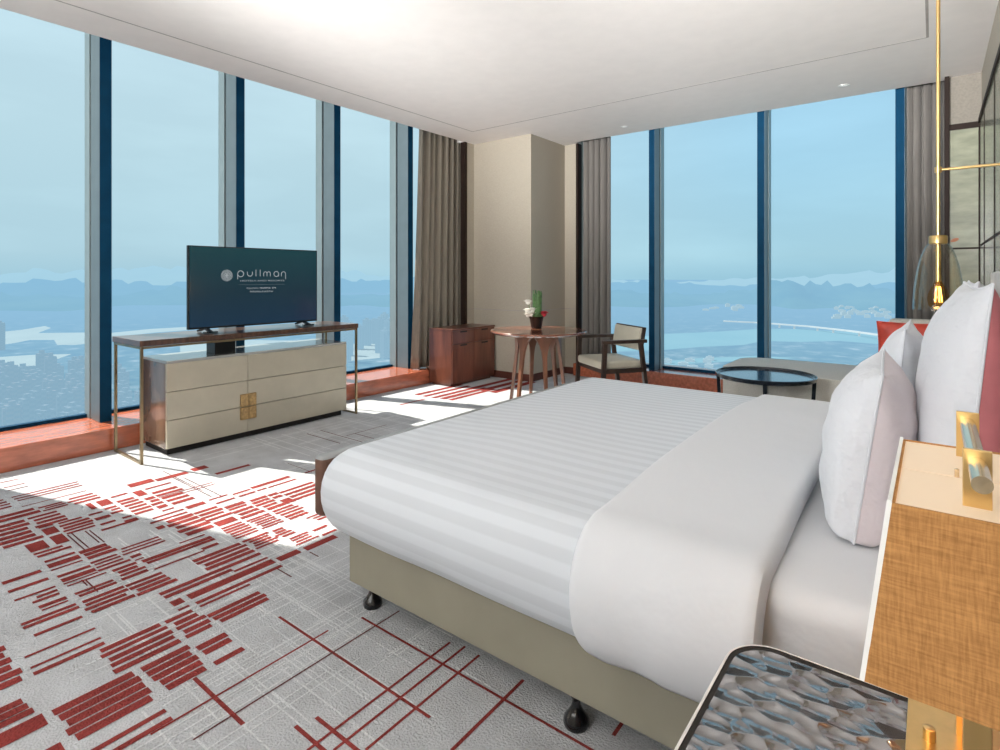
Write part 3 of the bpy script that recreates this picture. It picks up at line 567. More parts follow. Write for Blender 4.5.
def flower(c, r, m, nm, n_=9):
    bm = bmesh.new(); c = Vector(c); tube(bm, [Vector((c.x * .4, c.y * .4, .09)), c], .003, 6, mi=1)
    for ring, tilt in ((1, .25), (.7, .7), (.4, 1.1)):
        for k in range(n_):
            a = 2 * pi * k / n_ + ring * 2; d = Vector((cos(a) * cos(tilt), sin(a) * cos(tilt), sin(tilt))); s_ = Vector((-sin(a), cos(a), 0))
            p = c + d * r * ring; bm.faces.new([bm.verts.new(v) for v in (c, c + d * r * .55 + s_ * r * .4, p + s_ * r * .25 + Vector((0, 0, r * .1)), p - s_ * r * .25 + Vector((0, 0, r * .1)), c + d * r * .55 - s_ * r * .4)])
    bmesh.ops.create_icosphere(bm, subdivisions=2, radius=r * .55, matrix=Matrix.Translation(c)); obj(nm, bm, [m, 'leaf'], fo)
cam_r = Vector((.792, .610, 0)); cam_f = Vector((-.61, .792, 0))
for sx, dz, r in ((-.085, .255, .044), (-.09, .17, .046), (-.05, .14, .05), (-.085, .13, .042), (-.04, .18, .044)):
    v = cam_r * sx - cam_f * .035; flower((v.x, v.y, dz), r, 'petal_white', 'white_flower')
v = cam_r * .07 - cam_f * .03; flower((v.x, v.y, .14), .05, 'petal_red', 'red_flower', 11)

# ------------------------------------------------------------------ armchair
ch_ = empty('armchair', (-2.44, 4.97, 0), radians(-35.5)); tag(ch_, 'low-backed dark wood armchair with cream leather seat, drawn up to the round table', 'chair')
W2 = .27; 
def leg(p, q, nm): bm = bmesh.new(); bar(bm, p, q, .034, .034, up=(0, 1, 0), w2=.034, t2=.038); obj(nm, bm, 'chair_wood', ch_)
for s_ in (-1, 1):
    leg((s_ * W2, -.27, 0), (s_ * W2, -.235, .645), 'front_leg'); leg((s_ * W2, .215, 0), (s_ * W2, .13, .645), 'rear_leg')
    bm = bmesh.new(); box(bm, s_ * W2 - .02, s_ * W2 + .02, -.26, .19, .64, .672, .005); obj('armrest', bm, 'chair_wood', ch_)
bm = bmesh.new()
for s_ in (-1, 1): box(bm, s_ * W2 - .013, s_ * W2 + .013, -.25, .16, .37, .41)
box(bm, -W2, W2, -.255, -.23, .37, .41); box(bm, -W2, W2, .14, .165, .37, .41); obj('seat_frame', bm, 'chair_wood', ch_)
bm = bmesh.new(); box(bm, -W2 + .02, W2 - .02, -.27, .16, .405, .475, .022, seg=4)
for v in bm.verts:
    if v.co.z > .46: v.co.z += .018 * (1 - (v.co.x / .27) ** 2)
obj('seat', bm, 'cream', ch_, True)
bm = bmesh.new(); box(bm, -W2 + .012, W2 - .012, .135, .17, .60, .785, .006)
bmesh.ops.rotate(bm, verts=bm.verts[:], cent=(0, .15, .6), matrix=Matrix.Rotation(radians(-10), 3, 'X')); obj('back_frame', bm, 'chair_wood', ch_)
bm = bmesh.new(); box(bm, -W2 + .026, W2 - .026, .115, .142, .565, .772, .010, seg=3)
bmesh.ops.rotate(bm, verts=bm.verts[:], cent=(0, .15, .6), matrix=Matrix.Rotation(radians(-10), 3, 'X')); obj('backrest', bm, 'cream', ch_, True)

# ------------------------------------------------------------------ sofa, its cushion, oval side table
so = empty('chaise_sofa', (-.6, 5.5, 0)); tag(so, 'low grey chaise sofa with a rounded end under the back windows', 'sofa')
so_ = Vector((-.6, 5.5, 0))
bm = bmesh.new(); prism(bm, rrect(-1.50, .28, 5.05, 6.0, .22, 10), .08, .45)
es = [e for e in bm.edges if all(v.co.z > .44 for v in e.verts)]; bmesh.ops.bevel(bm, geom=es, offset=.03, segments=4, profile=.5, affect='EDGES')
kid('seat', bm, 'sofa', so, True, so_)
bm = bmesh.new(); box(bm, -.31, .29, 5.84, 6.05, .40, .89, .045, seg=4); kid('backrest', bm, 'sofa', so, True, so_)
for x, y in ((-1.3, 5.2), (-1.3, 5.85), (.15, 5.2), (.15, 5.85)):
    bm = bmesh.new(); lathe(bm, [(.018, 0), (.025, .085)], 14, x, y); kid('leg', bm, 'black', so, org=so_)
def pillow(nm, w, h, t, mats, parent=None, puff=.36, seed=0, back_mi=1, ear=.05, edge=0.0):
    """pillow in its own frame: x = thickness, y = width, z = height (bottom at 0)"""
    bm = bmesh.new(); nu = 26
    def out(a, b):
        y = a * w / 2 * (1 - ear * (1 - b * b)); z = b * h / 2 * (1 - ear * (1 - a * a)); return y, z
    for side, mi in ((-1, 0), (1, back_mi)):
        def fn(u, v):
            a, b = 2 * u - 1, 2 * v - 1; a = math.copysign(1 - (1 - abs(a)) ** 1.6, a); b = math.copysign(1 - (1 - abs(b)) ** 1.6, b)
            y, z = out(a, b); k = max(0, (1 - a * a) * (1 - b * b)) ** (puff * (.80 + .42 * b))
            wr = .010 * (smoothn(a * 4 + b * 3 + seed, seed) - .5) + .012 * (smoothn(a * 9 - b * 2, seed + 4) - .5) * min(1, 2.5 * (1 - max(abs(a), abs(b))))
            return (side * (t / 2 * k + wr * min(1, k * 2)), y, z + h / 2)
        grid(bm, fn, nu, nu, mi)
    bmesh.ops.remove_doubles(bm, verts=bm.verts[:], dist=.0005)
    o = obj(nm, bm, mats, parent, False)
    for p in o.data.polygons: p.use_smooth = True
    bm = bmesh.new(); pts = []
    for i in range(97):
        q = (i / 96) * 4; sd, f = int(q) % 4, q - int(q); f = 2 * f - 1
        a, b = ((f, -1), (1, f), (-f, 1), (-1, -f))[sd]; y, z = out(a, b); pts.append((0, y, z + h / 2))
    tube(bm, pts, .0035, 6); obj('piping', bm, mats[-1] if len(mats) > 2 else mats[0], o, True)
    return o
o = pillow('cushion', .52, .43, .15, ['red_cushion', 'red_cushion'], seed=3); o.location = (-.115, 5.75, .452); o.rotation_euler = (radians(0), radians(-8), radians(90))
tag(o, 'small red satin cushion leaning on the grey sofa back', 'cushion')
st_ = empty('side_table', (-1.026, 4.675, 0)); tag(st_, 'oval blue-black tray side table standing before the grey chaise', 'side table')
bm = bmesh.new(); lathe(bm, [(.335, .472), (.352, .478), (.356, .505), (.349, .508), (.343, .494), (.33, .49)], 56, caps=False)
lathe(bm, [(0, .478), (.338, .478), (.338, .4895), (0, .4905)], 56, mi=1, caps=False); obj('tray_top', bm, ['side_table', 'side_top'], st_, True)
for k in range(4):
    a = radians(12.6 + 90 * k); c, s_ = cos(a), sin(a); bm = bmesh.new(); bar(bm, (.31 * c, .31 * s_, 0), (.335 * c, .335 * s_, .478), .026, .026, up=(c, s_, 0)); obj('leg', bm, 'side_table', st_)
bm = bmesh.new(); tube(bm, [(.31 * cos(t * pi / 24), .31 * sin(t * pi / 24), .03) for t in range(49)], .009, 8); obj('floor_ring', bm, 'side_table', st_, True)
# ------------------------------------------------------------------ bed
bo = Vector((-.8, 2.3, 0)); bed = empty('bed', bo); tag(bed, 'king size bed with olive-grey leather base on black castors and a white sheeted mattress', 'bed')
kid('bed_base', B(-1.75, .20, 1.335, 3.265, .10, .315, .008, seg=3), 'bed_base', bed, org=bo)
bm = bmesh.new(); box(bm, -1.70, .21, 1.318, 3.282, .30, .578, .055, seg=6); kid('mattress', bm, 'linen', bed, True, bo)
bm = bmesh.new(); box(bm, -1.93, -1.868, 1.30, 3.25, .315, .552, .022, mi=0, seg=4)
for f in bm.faces:
    if f.calc_center_median().z > .540: f.material_index = 1
box(bm, -1.90, -1.74, 1.45, 3.15, .29, .33, mi=0)
kid('footboard', bm, ['brown_leather', 'grey_top'], bed, True, bo)
kid('headboard', B(.215, .318, 1.10, 3.52, .05, 1.275, .02, seg=3), 'headboard', bed, True, bo)
for x, y in ((-1.69, 1.40), (-.79, 1.375), (.1, 1.40), (-1.69, 3.2), (-.79, 3.2), (.1, 3.2)):
    bm = bmesh.new(); lathe(bm, [(0, 0), (.034, 0), (.037, .008), (.034, .022), (.020, .040), (.013, .055), (.011, .07), (.020, .085), (.020, .102), (0, .102)], 20, x, y)
    kid('castor', bm, 'black_gloss', bed, True, bo)

XE, YE0, YE1, ZC, RV, RH, TM = -1.735, 1.365, 3.235, .44, .162, .135, 2.76
def drape(ta, tb, x, y, far, off=0, tm=TM):
    """cloth rolled over the bed edge: ta, tb = 0 on top .. 1 at the hem"""
    r = max(ta, tb)
    px, py = x, y
    if r > 0:
        h = sqrt(ta * ta + tb * tb); dx, dy = -ta / h, (tb / h) * (1 if far else -1)
        th = tm * r; o_ = ((RH if tb >= ta else .118) + off) * sin(th)
        px = x + dx * o_; py = y + dy * o_; z = ZC + (RV + off) * cos(th)
        return px, py, z
    return px, py, ZC + RV + off
def duvet_fn(xa, xb, foot, off, nfoot=.16, rip=0, seed=1, tm=TM):
    def fn(u, v):
        if foot:
            if u < nfoot: ta = 1 - u / nfoot; x = XE
            else: ta = 0; x = XE + (xb - XE) * (u - nfoot) / (1 - nfoot)
        else: ta = 0; x = xa + (xb - xa) * u
        ns = .14
        if v < ns: tb = 1 - v / ns; y = YE0; far = False
        elif v > 1 - ns: tb = (v - 1 + ns) / ns; y = YE1; far = True
        else: tb = 0; y = YE0 + (YE1 - YE0) * (v - ns) / (1 - 2 * ns); far = False
        px, py, z = drape(ta, tb, x, y, far, off, tm)
        wy = max(0, min(1, (y - YE0) / .5, (YE1 - y) / .5)); 
        if tb == 0 and ta == 0:
            wx = min(1, (x - XE) / .5); k = wy * wy * (3 - 2 * wy) * (wx * wx * (3 - 2 * wx) if foot else 1)
            z += .022 * k + .010 * k * (smoothn(x * 2.3 + y * .6, seed) + smoothn(y * 2.1 - x, seed + 3) - 1)
        if tb > .25 and rip:
            q = (tb - .25) / .75; py += (-1 if not far else 1) * rip * q * (smoothn(x * 26, seed) - .5) ; z += .004 * q * (smoothn(x * 14, seed + 1) - .5)
        if tb > .5: z += .006 * (tb - .5) * 2 * (smoothn(x * 4, seed + 6) - .5)
        return Vector((px, py, z))
    return fn
do = Vector((-1.0, 2.3, .3)); du = empty('duvet', do); tag(du, 'white striped duvet spread over the bed, with a plain turned-back top', 'duvet')
bm = bmesh.new(); fn = duvet_fn(0, -.62, True, 0)
LW = 2 * .14; 
grid(bm, fn, 72, 96, uv=lambda u, v: (u * 1.5, (v - .14) * (YE1 - YE0) / (1 - LW) if .14 < v < .86 else ((v - .14) / .14 * .39 if v <= .14 else (YE1 - YE0) + (v - .86) / .14 * .39)))
o = kid('striped_cover', bm, 'linen_stripe', du, True, do); sm = o.modifiers.new('thickness', 'SOLIDIFY'); sm.thickness = .012; sm.offset = -1
bm = bmesh.new(); f2 = duvet_fn(-.735, -.285, False, .013, rip=.014, seed=5, tm=2.50)
def turn(u, v):
    xs = .035
    e = min(u, 1 - u) * .47; k = max(0, min(1, e / .03)); k = sqrt(max(0, 1 - (1 - k) ** 2))
    p = f2(u, v)
    lip = .013 + (.016 if u > .5 else .004) * k * 0
    tgt = p - Vector((0, 0, 0.0)); 
    # taper the fold down to the cloth below at both long edges
    c = Vector((p.x, min(max(p.y, YE0), YE1), ZC)); dirv = (p - c); n_ = dirv.normalized() if dirv.length > 1e-4 else Vector((0, 0, 1))
    low = (.013 if u < .5 else .030)
    p = p - n_ * low * (1 - k) + n_ * .008 * k
    p.x += .02 * (smoothn(p.y * 1.7, 3) - .5) + .03 * (p.z < .5) * (.5 - u) * (.5 - p.z)
    return p
grid(bm, turn, 40, 110)
o = kid('turned_back_top', bm, 'linen', du, True, do); sm = o.modifiers.new('thickness', 'SOLIDIFY'); sm.thickness = .010; sm.offset = -1
o['label'] = 'plain white turned-back part of the duvet'

# pillows: x axis = facing the foot of the bed (front is -x)
def place(o, x, y, z, lean, rz=0): o.location = (x, y, z); o.rotation_euler = (0, radians(lean), radians(rz))
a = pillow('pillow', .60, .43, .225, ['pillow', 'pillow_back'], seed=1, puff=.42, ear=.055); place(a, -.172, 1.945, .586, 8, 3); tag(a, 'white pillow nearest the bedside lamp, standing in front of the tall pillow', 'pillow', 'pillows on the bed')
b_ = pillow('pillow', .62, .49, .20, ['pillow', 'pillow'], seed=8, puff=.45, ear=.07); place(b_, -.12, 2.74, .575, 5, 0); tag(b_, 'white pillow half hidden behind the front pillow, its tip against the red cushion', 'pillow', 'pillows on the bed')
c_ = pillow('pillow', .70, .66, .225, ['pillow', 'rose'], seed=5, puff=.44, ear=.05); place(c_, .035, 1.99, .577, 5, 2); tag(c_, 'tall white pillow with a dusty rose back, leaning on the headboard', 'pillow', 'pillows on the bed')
d_ = pillow('pillow', .66, .66, .19, ['pillow', 'pillow'], seed=12, puff=.34, ear=.035); place(d_, .075, 2.78, .575, 4, 0); tag(d_, 'white pillow behind the tall one, only its tip showing below the pendant lamp', 'pillow', 'pillows on the bed')

# ------------------------------------------------------------------ nightstand and lamp
no = Vector((.02, .80, 0)); ns = empty('nightstand', no); tag(ns, 'bedside cabinet with a rounded hammered-glass top, under the square lamp', 'nightstand')
nx0, nx1, ny0, ny1, nz = -.285, .318, .42, 1.085, .595
bm = bmesh.new(); prism(bm, rrect(nx0 + .012, nx1, ny0 + .012, ny1 - .012, .07, 10), .06, nz - .035); kid('cabinet_body', bm, 'cab_wood', ns, org=no)
bm = bmesh.new(); prism(bm, rrect(nx0 + .03, nx1 - .02, ny0 + .03, ny1 - .03, .06, 8), 0, .065); kid('plinth', bm, 'gap', ns, org=no)
bm = bmesh.new(); pts = rrect(nx0, nx1, ny0, ny1, .075, 12)
def ringp(inset, z): 
    return [bm.verts.new((x, y, z)) for x, y in rrect(nx0 + inset, nx1 - inset, ny0 + inset, ny1 - inset, .075 - inset, 12)]
rs = [ringp(.003, nz - .036), ringp(0, nz - .03), ringp(0, nz - .002), ringp(.002, nz), ringp(.005, nz), ringp(.006, nz - .002), ringp(.012, nz - .0025), ringp(.013, nz - .006)]
mi_ = [0, 0, 0, 0, 1, 1, 1]
for i, (p, q) in enumerate(zip(rs, rs[1:])):
    for k in range(len(p)): bm.faces.new((p[k], p[(k + 1) % len(p)], q[(k + 1) % len(p)], q[k])).material_index = mi_[i]
bm.faces.new(rs[0][::-1])
kid('rim', bm, ['white_metal', 'gap'], ns, True, no)
bm = bmesh.new(); prism(bm, rrect(nx0 + .012, nx1 - .012, ny0 + .012, ny1 - .012, .063, 12), nz - .03, nz - .003); kid('glass_top', bm, 'hammered', ns, org=no)
for z0, z1 in ((.075, .31), (.315, .55)): 
    d = kid('drawer', B(nx0 - .002, nx0 + .014, ny0 + .09, ny1 - .09, z0, z1, .003), 'cab_wood', ns, org=no)
    kid('knob', B(nx0 - .018, nx0 - .001, .74, .77, z1 - .05, z1 - .035, .002), 'brass', d, org=no)

lo = Vector((.04, .912, nz - .003)); lamp = empty('table_lamp', lo); tag(lamp, 'brass table lamp with a square amber linen shade and tube handle, on the nightstand', 'lamp')
PX, P1, P2 = .0385, .806, 1.022; zb = nz - .003
kid('base_plate', B(-.03, .107, .742, 1.085, zb, zb + .014, .001), 'brass', lamp, org=lo)
for y in (P1, P2): kid('upright', B(PX - .0125, PX + .0125, y - .003, y + .003, zb + .012, 1.061, .0008), 'brass', lamp, org=lo)
bm = bmesh.new(); tube(bm, [(PX, P1 - .078, 1.045), (PX, P2 + .012, 1.045)], .0088, 20); kid('handle', bm, 'brass_bright', lamp, True, lo)
bm = bmesh.new(); lathe(bm, [(.0075, zb + .012), (.0075, zb + .03), (.006, zb + .031), (0, zb + .031)], 16, -.004, .985); kid('dimmer_knob', bm, 'brass', lamp, True, lo)
# shade: flared four-sided box
sx0, sx1, sy0, sy1, z0, z1, e = -.036, .112, .757, 1.067, .803, 1.0, .024
def quad4(ex, ey, z): return [Vector((sx0 - ex, sy0 - ey, z)), Vector((sx1 + ex, sy0 - ey, z)), Vector((sx1 + ex, sy1 + ey, z)), Vector((sx0 - ex, sy1 + ey, z))]
bm = bmesh.new(); ob, ot = [bm.verts.new(v) for v in quad4(e, e * .8, z0)], [bm.verts.new(v) for v in quad4(0, 0, z1)]
ib, it = [bm.verts.new(v) for v in quad4(e - .003, e * .8 - .003, z0)], [bm.verts.new(v) for v in quad4(-.003, -.003, z1)]
for k in range(4):
    j = (k + 1) % 4
    for q in ((ob[k], ob[j], ot[j], ot[k]), (ib[j], ib[k], it[k], it[j]), (ot[k], ot[j], it[j], it[k]), (ob[j], ob[k], ib[k], ib[j])): bm.faces.new(q)
sh = kid('lamp_shade', bm, 'shade', lamp, org=lo)
bm = bmesh.new(); ym = (sy0 + sy1) / 2
box(bm, sx0 + .003, sx1 - .003, sy0 + .003, ym - .0012, z1 - .006, z1 - .002); box(bm, sx0 + .003, sx1 - .003, ym + .0012, sy1 - .003, z1 - .006, z1 - .002)
kid('diffuser', bm, 'diffuser', sh, org=lo)
bm = bmesh.new(); lathe(bm, [(.0025, z1 - .004), (.0025, z1 + .008), (0, z1 + .009)], 10, .024, ym); kid('finial', bm, 'brass_bright', sh, True, lo)
bm = bmesh.new()
q0, q1 = quad4(e, e * .8, z0), quad4(0, 0, z1)
bar(bm, q0[0] + Vector((-.0022, .002, 0)), q1[0] + Vector((-.0022, .002, .001)), .005, .004, up=(0, 1, 0))
bar(bm, q1[0] + Vector((-.002, 0, .001)), q1[3] + Vector((-.002, 0, .001)), .004, .004)
kid('edge_trim', bm, 'shade_edge', sh, org=lo)

# ------------------------------------------------------------------ bell pendant
pp = Vector((.022, 3.70, 0)); pe = empty('pendant_lamp', (pp.x, pp.y, CZ)); tag(pe, 'clear bell glass pendant lamp on a long brass rod with a brass side arm', 'lamp')
po = Vector((pp.x, pp.y, CZ))
bm = bmesh.new(); tube(bm, [(pp.x, pp.y, CZ), (pp.x, pp.y, 1.45)], .009, 14); kid('rod', bm, 'brass', pe, True, po)
bm = bmesh.new(); tube(bm, [(pp.x, pp.y, 1.806), (XR, pp.y, 1.806)], .007, 12); lathe(bm, [(.016, 1.792), (.016, 1.82)], 14, pp.x, pp.y); kid('wall_arm', bm, 'brass', pe, True, po)
bm = bmesh.new(); lathe(bm, [(0, 1.465), (.036, 1.465), (.040, 1.458), (.040, 1.425), (.036, 1.42), (0, 1.42)], 28, pp.x, pp.y); kid('cap', bm, 'brass', pe, True, po)
bm = bmesh.new(); prof = [(.042, 1.423), (.056, 1.405), (.074, 1.36), (.088, 1.30), (.097, 1.24), (.104, 1.18), (.108, 1.12), (.109, 1.078)]
lathe(bm, prof + [(.106, 1.078)] + [(r - .003, z) for r, z in prof[::-1][1:]], 40, pp.x, pp.y, caps=False); kid('bell_glass', bm, 'pendant_glass', pe, True, po)
bm = bmesh.new(); tube(bm, [(pp.x, pp.y, 1.42), (pp.x, pp.y, 1.225)], .012, 14); kid('socket', bm, 'brass', pe, True, po)
bm = bmesh.new(); lathe(bm, [(.014, 1.228), (.020, 1.215), (.042, 1.165), (.047, 1.135), (.040, 1.10), (.02, 1.083), (0, 1.08)], 22, pp.x, pp.y); bu = kid('bulb', bm, 'bulb_glass', pe, True, po)
bm = bmesh.new()
for k in range(5):
    a = 2 * pi * k / 5; tube(bm, [(pp.x + .008 * cos(a), pp.y + .008 * sin(a), 1.20), (pp.x + .016 * cos(a), pp.y + .016 * sin(a), 1.12)], .0028, 6)
kid('filament', bm, 'filament', bu, org=po)
# ceiling spots
for i, (x, y) in enumerate(((-2.78, 5.93), (-.63, 5.85))):
    r = empty('ceiling_spotlight', (x, y, CZ)); tag(r, ['small recessed ceiling spotlight nearest the corner column', 'small recessed ceiling spotlight nearest the pendant rod'][i], 'spotlight', 'recessed ceiling spotlights')
    bm = bmesh.new(); lathe(bm, [(.030, -.002), (.042, -.004), (.046, 0), (.030, 0)], 24, caps=False); obj('trim_ring', bm, 'white_metal', r, True)
    bm = bmesh.new(); lathe(bm, [(0, -.0025), (.022, -.0025), (.030, -.001)], 20, caps=False); obj('lens', bm, 'spot', r)

# ------------------------------------------------------------------ the city far below
GZ = -198.75
bm = bmesh.new(); bmesh.ops.create_circle(bm, cap_ends=True, segments=64, radius=42000, matrix=Matrix.Translation((0, 0, GZ)))
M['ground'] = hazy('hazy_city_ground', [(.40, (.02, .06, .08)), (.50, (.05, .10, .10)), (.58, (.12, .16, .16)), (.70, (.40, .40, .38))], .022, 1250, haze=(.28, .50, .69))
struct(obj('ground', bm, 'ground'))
def flatmesh(name, polys, z, m):
    bm = bmesh.new()
    for p in polys:
        f = bm.faces.new([bm.verts.new((x, y, z)) for x, y in p]); bmesh.ops.triangulate(bm, faces=[f])
    return obj(name, bm, m)
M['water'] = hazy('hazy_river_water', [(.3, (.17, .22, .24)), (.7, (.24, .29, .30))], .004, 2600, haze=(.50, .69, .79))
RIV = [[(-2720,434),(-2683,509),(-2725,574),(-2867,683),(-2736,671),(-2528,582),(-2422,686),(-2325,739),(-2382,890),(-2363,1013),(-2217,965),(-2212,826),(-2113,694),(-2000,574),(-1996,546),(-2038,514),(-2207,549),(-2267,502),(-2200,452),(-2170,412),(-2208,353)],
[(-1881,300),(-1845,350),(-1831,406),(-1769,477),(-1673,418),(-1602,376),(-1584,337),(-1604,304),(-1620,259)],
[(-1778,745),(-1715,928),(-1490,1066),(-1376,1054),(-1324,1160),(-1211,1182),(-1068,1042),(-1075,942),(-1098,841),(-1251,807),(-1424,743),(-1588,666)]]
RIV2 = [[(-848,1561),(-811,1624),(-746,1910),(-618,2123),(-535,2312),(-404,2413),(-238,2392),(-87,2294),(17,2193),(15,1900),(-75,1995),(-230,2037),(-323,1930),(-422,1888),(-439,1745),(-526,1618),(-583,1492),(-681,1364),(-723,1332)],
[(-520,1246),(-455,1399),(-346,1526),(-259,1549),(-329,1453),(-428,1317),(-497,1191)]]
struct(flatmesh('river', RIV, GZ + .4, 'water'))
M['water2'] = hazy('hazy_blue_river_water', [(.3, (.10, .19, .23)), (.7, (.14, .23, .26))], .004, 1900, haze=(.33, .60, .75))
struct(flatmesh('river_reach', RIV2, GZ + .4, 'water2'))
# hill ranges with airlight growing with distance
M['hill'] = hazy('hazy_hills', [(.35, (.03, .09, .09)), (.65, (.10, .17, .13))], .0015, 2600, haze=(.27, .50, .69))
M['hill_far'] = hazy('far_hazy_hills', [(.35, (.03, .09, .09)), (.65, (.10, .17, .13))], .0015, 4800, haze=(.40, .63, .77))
def hills(name, R0, depth, hfun, m):
    bm = bmesh.new()
    def fn(u, v):
        az = radians(-80 + 98 * u)          # from the left windows round to the right ones
        r = R0 + depth * (v - .5) * (.6 + .8 * smoothn(u * 23, R0 + 4)) + depth * .35 * (smoothn(u * 31, R0) - .5); s = max(0, 1 - abs(2 * v - 1)) ** 1.2
        h = hfun(u) * s * (.75 + .5 * smoothn(u * 160 + v * 7, R0))
        return (r * sin(az), r * cos(az), GZ - 2 + h)
    grid(bm, fn, 220, 8); return struct(obj(name, bm, m, smooth=True))
hills('hills_near', 5200, 2200, lambda u: 25 + 120 * smoothn(u * 17, 3) ** 1.6 + 25 * smoothn(u * 60, 5), 'hill')
hills('hills_middle', 8200, 2600, lambda u: 40 + 190 * smoothn(u * 13 + .4, 8) ** 1.5 + 30 * smoothn(u * 50, 6), 'hill')
hills('hills_distant', 14500, 4200, lambda u: 60 + 330 * smoothn(u * 9 + .7, 21) ** 1.4 + 40 * smoothn(u * 40, 7), 'hill_far')
# bridge
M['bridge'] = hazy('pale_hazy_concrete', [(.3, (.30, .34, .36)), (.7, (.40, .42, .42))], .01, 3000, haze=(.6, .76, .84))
BP = [(-700, 2455), (-577, 2459), (-508, 2440), (-366, 2386), (-226, 2272), (-79, 2104), (20, 1960)]
br = empty('bridge', (-366, 2386, GZ)); tag(br, 'long white bridge curving over the hazy river beyond the back windows', 'bridge')
bm = bmesh.new()
for p, q in zip(BP, BP[1:]): bar(bm, (*p, -185.0), (*q, -185.0), 14, 5)
kid('deck', bm, 'bridge', br, org=Vector((-366, 2386, GZ)))
for (ax, ay), (bx_, by) in zip(BP[1:], BP[2:]):
    for t in (.2, .6): 
        x, y = ax + (bx_ - ax) * t, ay + (by - ay) * t; kid('pier', B(x - 3, x + 3, y - 3, y + 3, GZ, -187), 'bridge', br, org=Vector((-366, 2386, GZ)))
# towers
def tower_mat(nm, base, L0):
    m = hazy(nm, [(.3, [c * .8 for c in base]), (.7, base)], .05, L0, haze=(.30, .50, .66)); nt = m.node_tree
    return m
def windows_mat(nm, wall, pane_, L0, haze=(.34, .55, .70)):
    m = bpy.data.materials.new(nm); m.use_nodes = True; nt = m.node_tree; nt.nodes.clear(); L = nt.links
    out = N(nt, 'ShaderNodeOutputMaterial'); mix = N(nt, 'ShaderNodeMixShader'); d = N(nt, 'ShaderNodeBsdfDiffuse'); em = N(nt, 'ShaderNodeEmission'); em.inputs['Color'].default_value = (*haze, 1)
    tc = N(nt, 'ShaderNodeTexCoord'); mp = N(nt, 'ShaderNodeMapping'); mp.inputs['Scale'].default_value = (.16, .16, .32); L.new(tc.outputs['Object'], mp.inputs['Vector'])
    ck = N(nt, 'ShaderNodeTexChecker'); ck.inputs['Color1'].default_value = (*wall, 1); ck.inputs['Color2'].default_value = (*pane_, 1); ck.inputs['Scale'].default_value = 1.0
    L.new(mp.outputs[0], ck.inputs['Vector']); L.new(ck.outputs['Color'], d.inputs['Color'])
    mix.inputs[0].default_value = 1 - exp(-L0); L.new(d.outputs[0], mix.inputs[1]); L.new(em.outputs[0], mix.inputs[2]); L.new(mix.outputs[0], out.inputs[0]); return m  # even haze glow mixed into the facade colour
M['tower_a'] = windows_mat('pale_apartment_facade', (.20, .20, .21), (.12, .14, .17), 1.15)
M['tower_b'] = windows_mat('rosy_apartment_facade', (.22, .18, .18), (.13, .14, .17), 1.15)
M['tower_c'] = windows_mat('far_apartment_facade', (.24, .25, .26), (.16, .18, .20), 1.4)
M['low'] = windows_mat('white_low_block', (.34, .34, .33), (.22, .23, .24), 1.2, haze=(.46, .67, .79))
def tower(w, d, h, m):
    bm = bmesh.new(); box(bm, -w / 2, w / 2, -d / 2, d / 2, 0, h); box(bm, -w / 6, w / 6, -d / 2 - 2.5, d / 2 + 2.5, 0, h - 3); box(bm, -w / 5, w / 5, -d / 4, d / 4, h, h + 5)
    return obj('apartment_tower', bm, m)
rc = random.Random(21)
def cluster(n_, protos, spot, label, cat, group):
    for k in range(n_):
        p = protos[k % len(protos)]
        o = p if k < len(protos) else p.copy()
        if k >= len(protos): COL.objects.link(o)
        x, y = spot(k); o.location = (x, y, GZ); o.rotation_euler = (0, 0, rc.uniform(-.2, .2) + .3); s_ = rc.uniform(.8, 1.2); o.scale = (1, 1, s_)
        tag(o, label, cat, group)
def px_pt(px, py):                       # ground spot of a city block, by bearing and distance from the hotel
    d = 562 * 200 / (py - 277); l = (px - 500) / 562 * d; return (-.61 * d + .792 * l, .792 * d + .61 * l)
TAKEN = []
def spots(n_, xa, xb, ya, yb, gap):
    """free building plots inside a wedge of the city, as (x, y) metres from the hotel"""
    out_ = []; tries = 0
    while len(out_) < n_ and tries < 4000:
        tries += 1; p = px_pt(rc.uniform(xa, xb), 277 + 1 / rc.uniform(1 / (yb - 277), 1 / (ya - 277)))
        if all((p[0] - q[0]) ** 2 + (p[1] - q[1]) ** 2 > gap * gap for q in TAKEN): TAKEN.append(p); out_.append(p)
    return out_
o = tower(26, 20, 75, 'tower_a'); tag(o, 'lone tower against the river at the very left edge of the leftmost window', 'building'); p = px_pt(-1, 350); TAKEN.append(p); o.location = (*p, GZ)
sp = spots(44, -10, 84, 392, 458, 27)
cluster(len(sp), [tower(14, 12, 52, 'tower_a'), tower(12, 12, 60, 'tower_b'), tower(17, 11, 46, 'tower_a')], lambda k: sp[k],
        'hazy apartment tower in the dense rows below the leftmost window', 'building', 'apartment towers below the leftmost window')
sp2 = spots(9, 112, 142, 372, 440, 30)
cluster(len(sp2), [tower(15, 12, 30, 'tower_a'), tower(17, 11, 24, 'tower_b')], lambda k: sp2[k], 'hazy apartment block seen through the console legs in the second window', 'building', 'apartment blocks behind the console')
sp3 = spots(14, 342, 389, 338, 362, 40)
cluster(len(sp3), [tower(20, 15, 80, 'tower_c'), tower(24, 15, 60, 'tower_c')], lambda k: sp3[k], 'faint hazy apartment tower in the narrow window right of the television', 'building', 'apartment towers right of the television')
def low_block(w, d, h): bm = bmesh.new(); box(bm, -w / 2, w / 2, -d / 2, d / 2, 0, h); box(bm, -w / 4, w / 4, -d / 4, d / 4, h, h + h * .3); return obj('low_building', bm, 'low')
sp4 = spots(34, 836, 889, 308, 319, 52) + spots(12, 705, 742, 306, 311, 52)
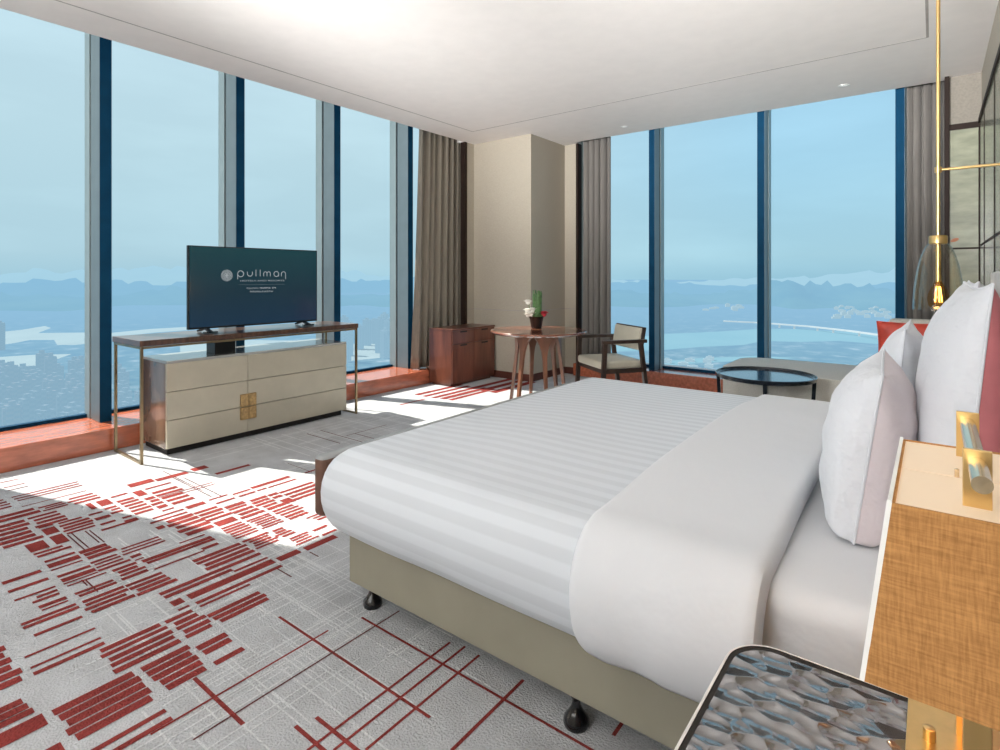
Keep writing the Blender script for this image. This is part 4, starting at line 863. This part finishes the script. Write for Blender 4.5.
cluster(len(sp4), [low_block(26, 18, 16), low_block(36, 16, 11)], lambda k: sp4[k], 'white low building speck in the far town across the river, beyond the back windows', 'building', 'white town buildings across the river')
sp5 = spots(9, 666, 712, 360, 374, 34)
cluster(len(sp5), [low_block(18, 12, 8), low_block(22, 11, 6)], lambda k: sp5[k], 'pale low roof on the near river bank, between the chair and the grey chaise', 'building', 'low roofs on the near bank')

# ------------------------------------------------------------------ light
w = bpy.data.worlds.new('hazy_sky'); SC.world = w; w.use_nodes = True; nt = w.node_tree; nt.nodes.clear(); L = nt.links
out = N(nt, 'ShaderNodeOutputWorld'); bg = N(nt, 'ShaderNodeBackground'); tc = N(nt, 'ShaderNodeTexCoord'); sx = N(nt, 'ShaderNodeSeparateXYZ'); L.new(tc.outputs['Generated'], sx.inputs[0])
r = ramp(nt, [(0, (.36, .62, .76)), (.035, (.43, .69, .81)), (.18, (.43, .72, .90)), (.5, (.42, .70, .94)), (1, (.25, .5, .85))]); L.new(sx.outputs['Z'], r.inputs[0])
r2 = ramp(nt, [(0, (.42, .66, .78)), (.035, (.49, .71, .81)), (.2, (.56, .77, .86)), (.5, (.62, .80, .90)), (1, (.3, .55, .85))]); L.new(sx.outputs['Z'], r2.inputs[0])
mr = N(nt, 'ShaderNodeMapRange'); mr.inputs[1].default_value = -.2; mr.inputs[2].default_value = -.75; L.new(sx.outputs['X'], mr.inputs[0])   # brighter towards the sun side
mx = N(nt, 'ShaderNodeMix', data_type='RGBA'); L.new(mr.outputs[0], mx.inputs[0]); L.new(r.outputs[0], mx.inputs[6]); L.new(r2.outputs[0], mx.inputs[7])
nz = N(nt, 'ShaderNodeTexNoise'); nz.inputs['Scale'].default_value = 3; nz.inputs['Detail'].default_value = 6; mp = N(nt, 'ShaderNodeMapping'); mp.inputs['Scale'].default_value = (1, 1, 4); L.new(tc.outputs['Generated'], mp.inputs[0]); L.new(mp.outputs[0], nz.inputs[0])
cl = ramp(nt, [(.45, (.96,) * 3), (.75, (1.07, 1.06, 1.05))]); L.new(nz.outputs[0], cl.inputs[0])
mm = N(nt, 'ShaderNodeMix', data_type='RGBA', blend_type='MULTIPLY'); mm.inputs[0].default_value = 1; L.new(mx.outputs[2], mm.inputs[6]); L.new(cl.outputs[0], mm.inputs[7])
L.new(mm.outputs[2], bg.inputs[0]); bg.inputs[1].default_value = .90; L.new(bg.outputs[0], out.inputs[0])
def lamp_obj(nm, kind, loc, energy, color, rot=None, **kw):
    l = bpy.data.lights.new(nm, kind); l.energy = energy; l.color = color
    for k, v in kw.items(): setattr(l, k, v)
    o = bpy.data.objects.new(nm, l); COL.objects.link(o); o.location = loc
    if rot is not None: o.rotation_euler = rot
    return o
sd = Vector((.615, .197, -.764)); lamp_obj('sun', 'SUN', (-20, -6, 25), 9.0, (1, .93, .82), sd.to_track_quat('-Z', 'Y').to_euler(), angle=radians(.6))
d1 = Vector((-.25, 1, -.18)).to_track_quat('-Z', 'Y').to_euler()
lamp_obj('room_fill', 'AREA', (-1.6, -2.0, 2.1), 30, (.93, .97, 1), d1, shape='RECTANGLE', size=3.6, size_y=1.5)  # unseen fill panel added behind the camera to brighten the room
lamp_obj('upward_fill', 'AREA', (-2.0, -1.9, 1.2), 122, (.93, .97, 1), (radians(180 - 18), 0, 0), shape='RECTANGLE', size=3.0, size_y=1.2)  # another added panel out of view, bouncing fill off the ceiling
for nm, p, t, e, ang in (('far_corner_fill', (-.9, -1.6, 2.0), (-3.9, 5.6, 2.0), 460, 44), ('far_right_fill', (-1.5, -1.9, 2.0), (-.4, 6.2, 1.5), 560, 34), ('ceiling_fill', (-2.6, -2.0, 1.5), (-3.3, 6.0, 3.45), 2250, 33), ('ceiling_right_fill', (-1.2, -2.0, 1.5), (-.5, 5.6, 3.5), 3300, 34)):  # added out-of-view spots that lift the far end and the ceiling
    lamp_obj(nm, 'SPOT', p, e, (.98, .98, .98), (Vector(t) - Vector(p)).to_track_quat('-Z', 'Y').to_euler(), spot_size=radians(ang), spot_blend=1, shadow_soft_size=.5)
lamp_obj('shade_bulb', 'POINT', (.04, .91, .88), 1.2, (1, .72, .42), shadow_soft_size=.03)
lamp_obj('pendant_glow', 'POINT', (.017, 3.70, 1.06), 1.2, (1, .66, .32), shadow_soft_size=.03)

# ------------------------------------------------------------------ camera
cam = bpy.data.cameras.new('camera'); co_ = bpy.data.objects.new('camera', cam); COL.objects.link(co_)
co_.location = (0, 0, 1.25); co_.rotation_euler = (radians(90), 0, math.atan2(.610, .792))
cam.sensor_width = 36; cam.lens = 36 * .562; cam.shift_y = -.098; cam.clip_start = .02; cam.clip_end = 90000
SC.camera = co_
SC.view_settings.view_transform = 'Standard'; SC.view_settings.look = 'None'; SC.view_settings.exposure = .13; SC.view_settings.gamma = 1
SC.cycles.max_bounces = 10; SC.cycles.transparent_max_bounces = 16; SC.cycles.sample_clamp_indirect = 6
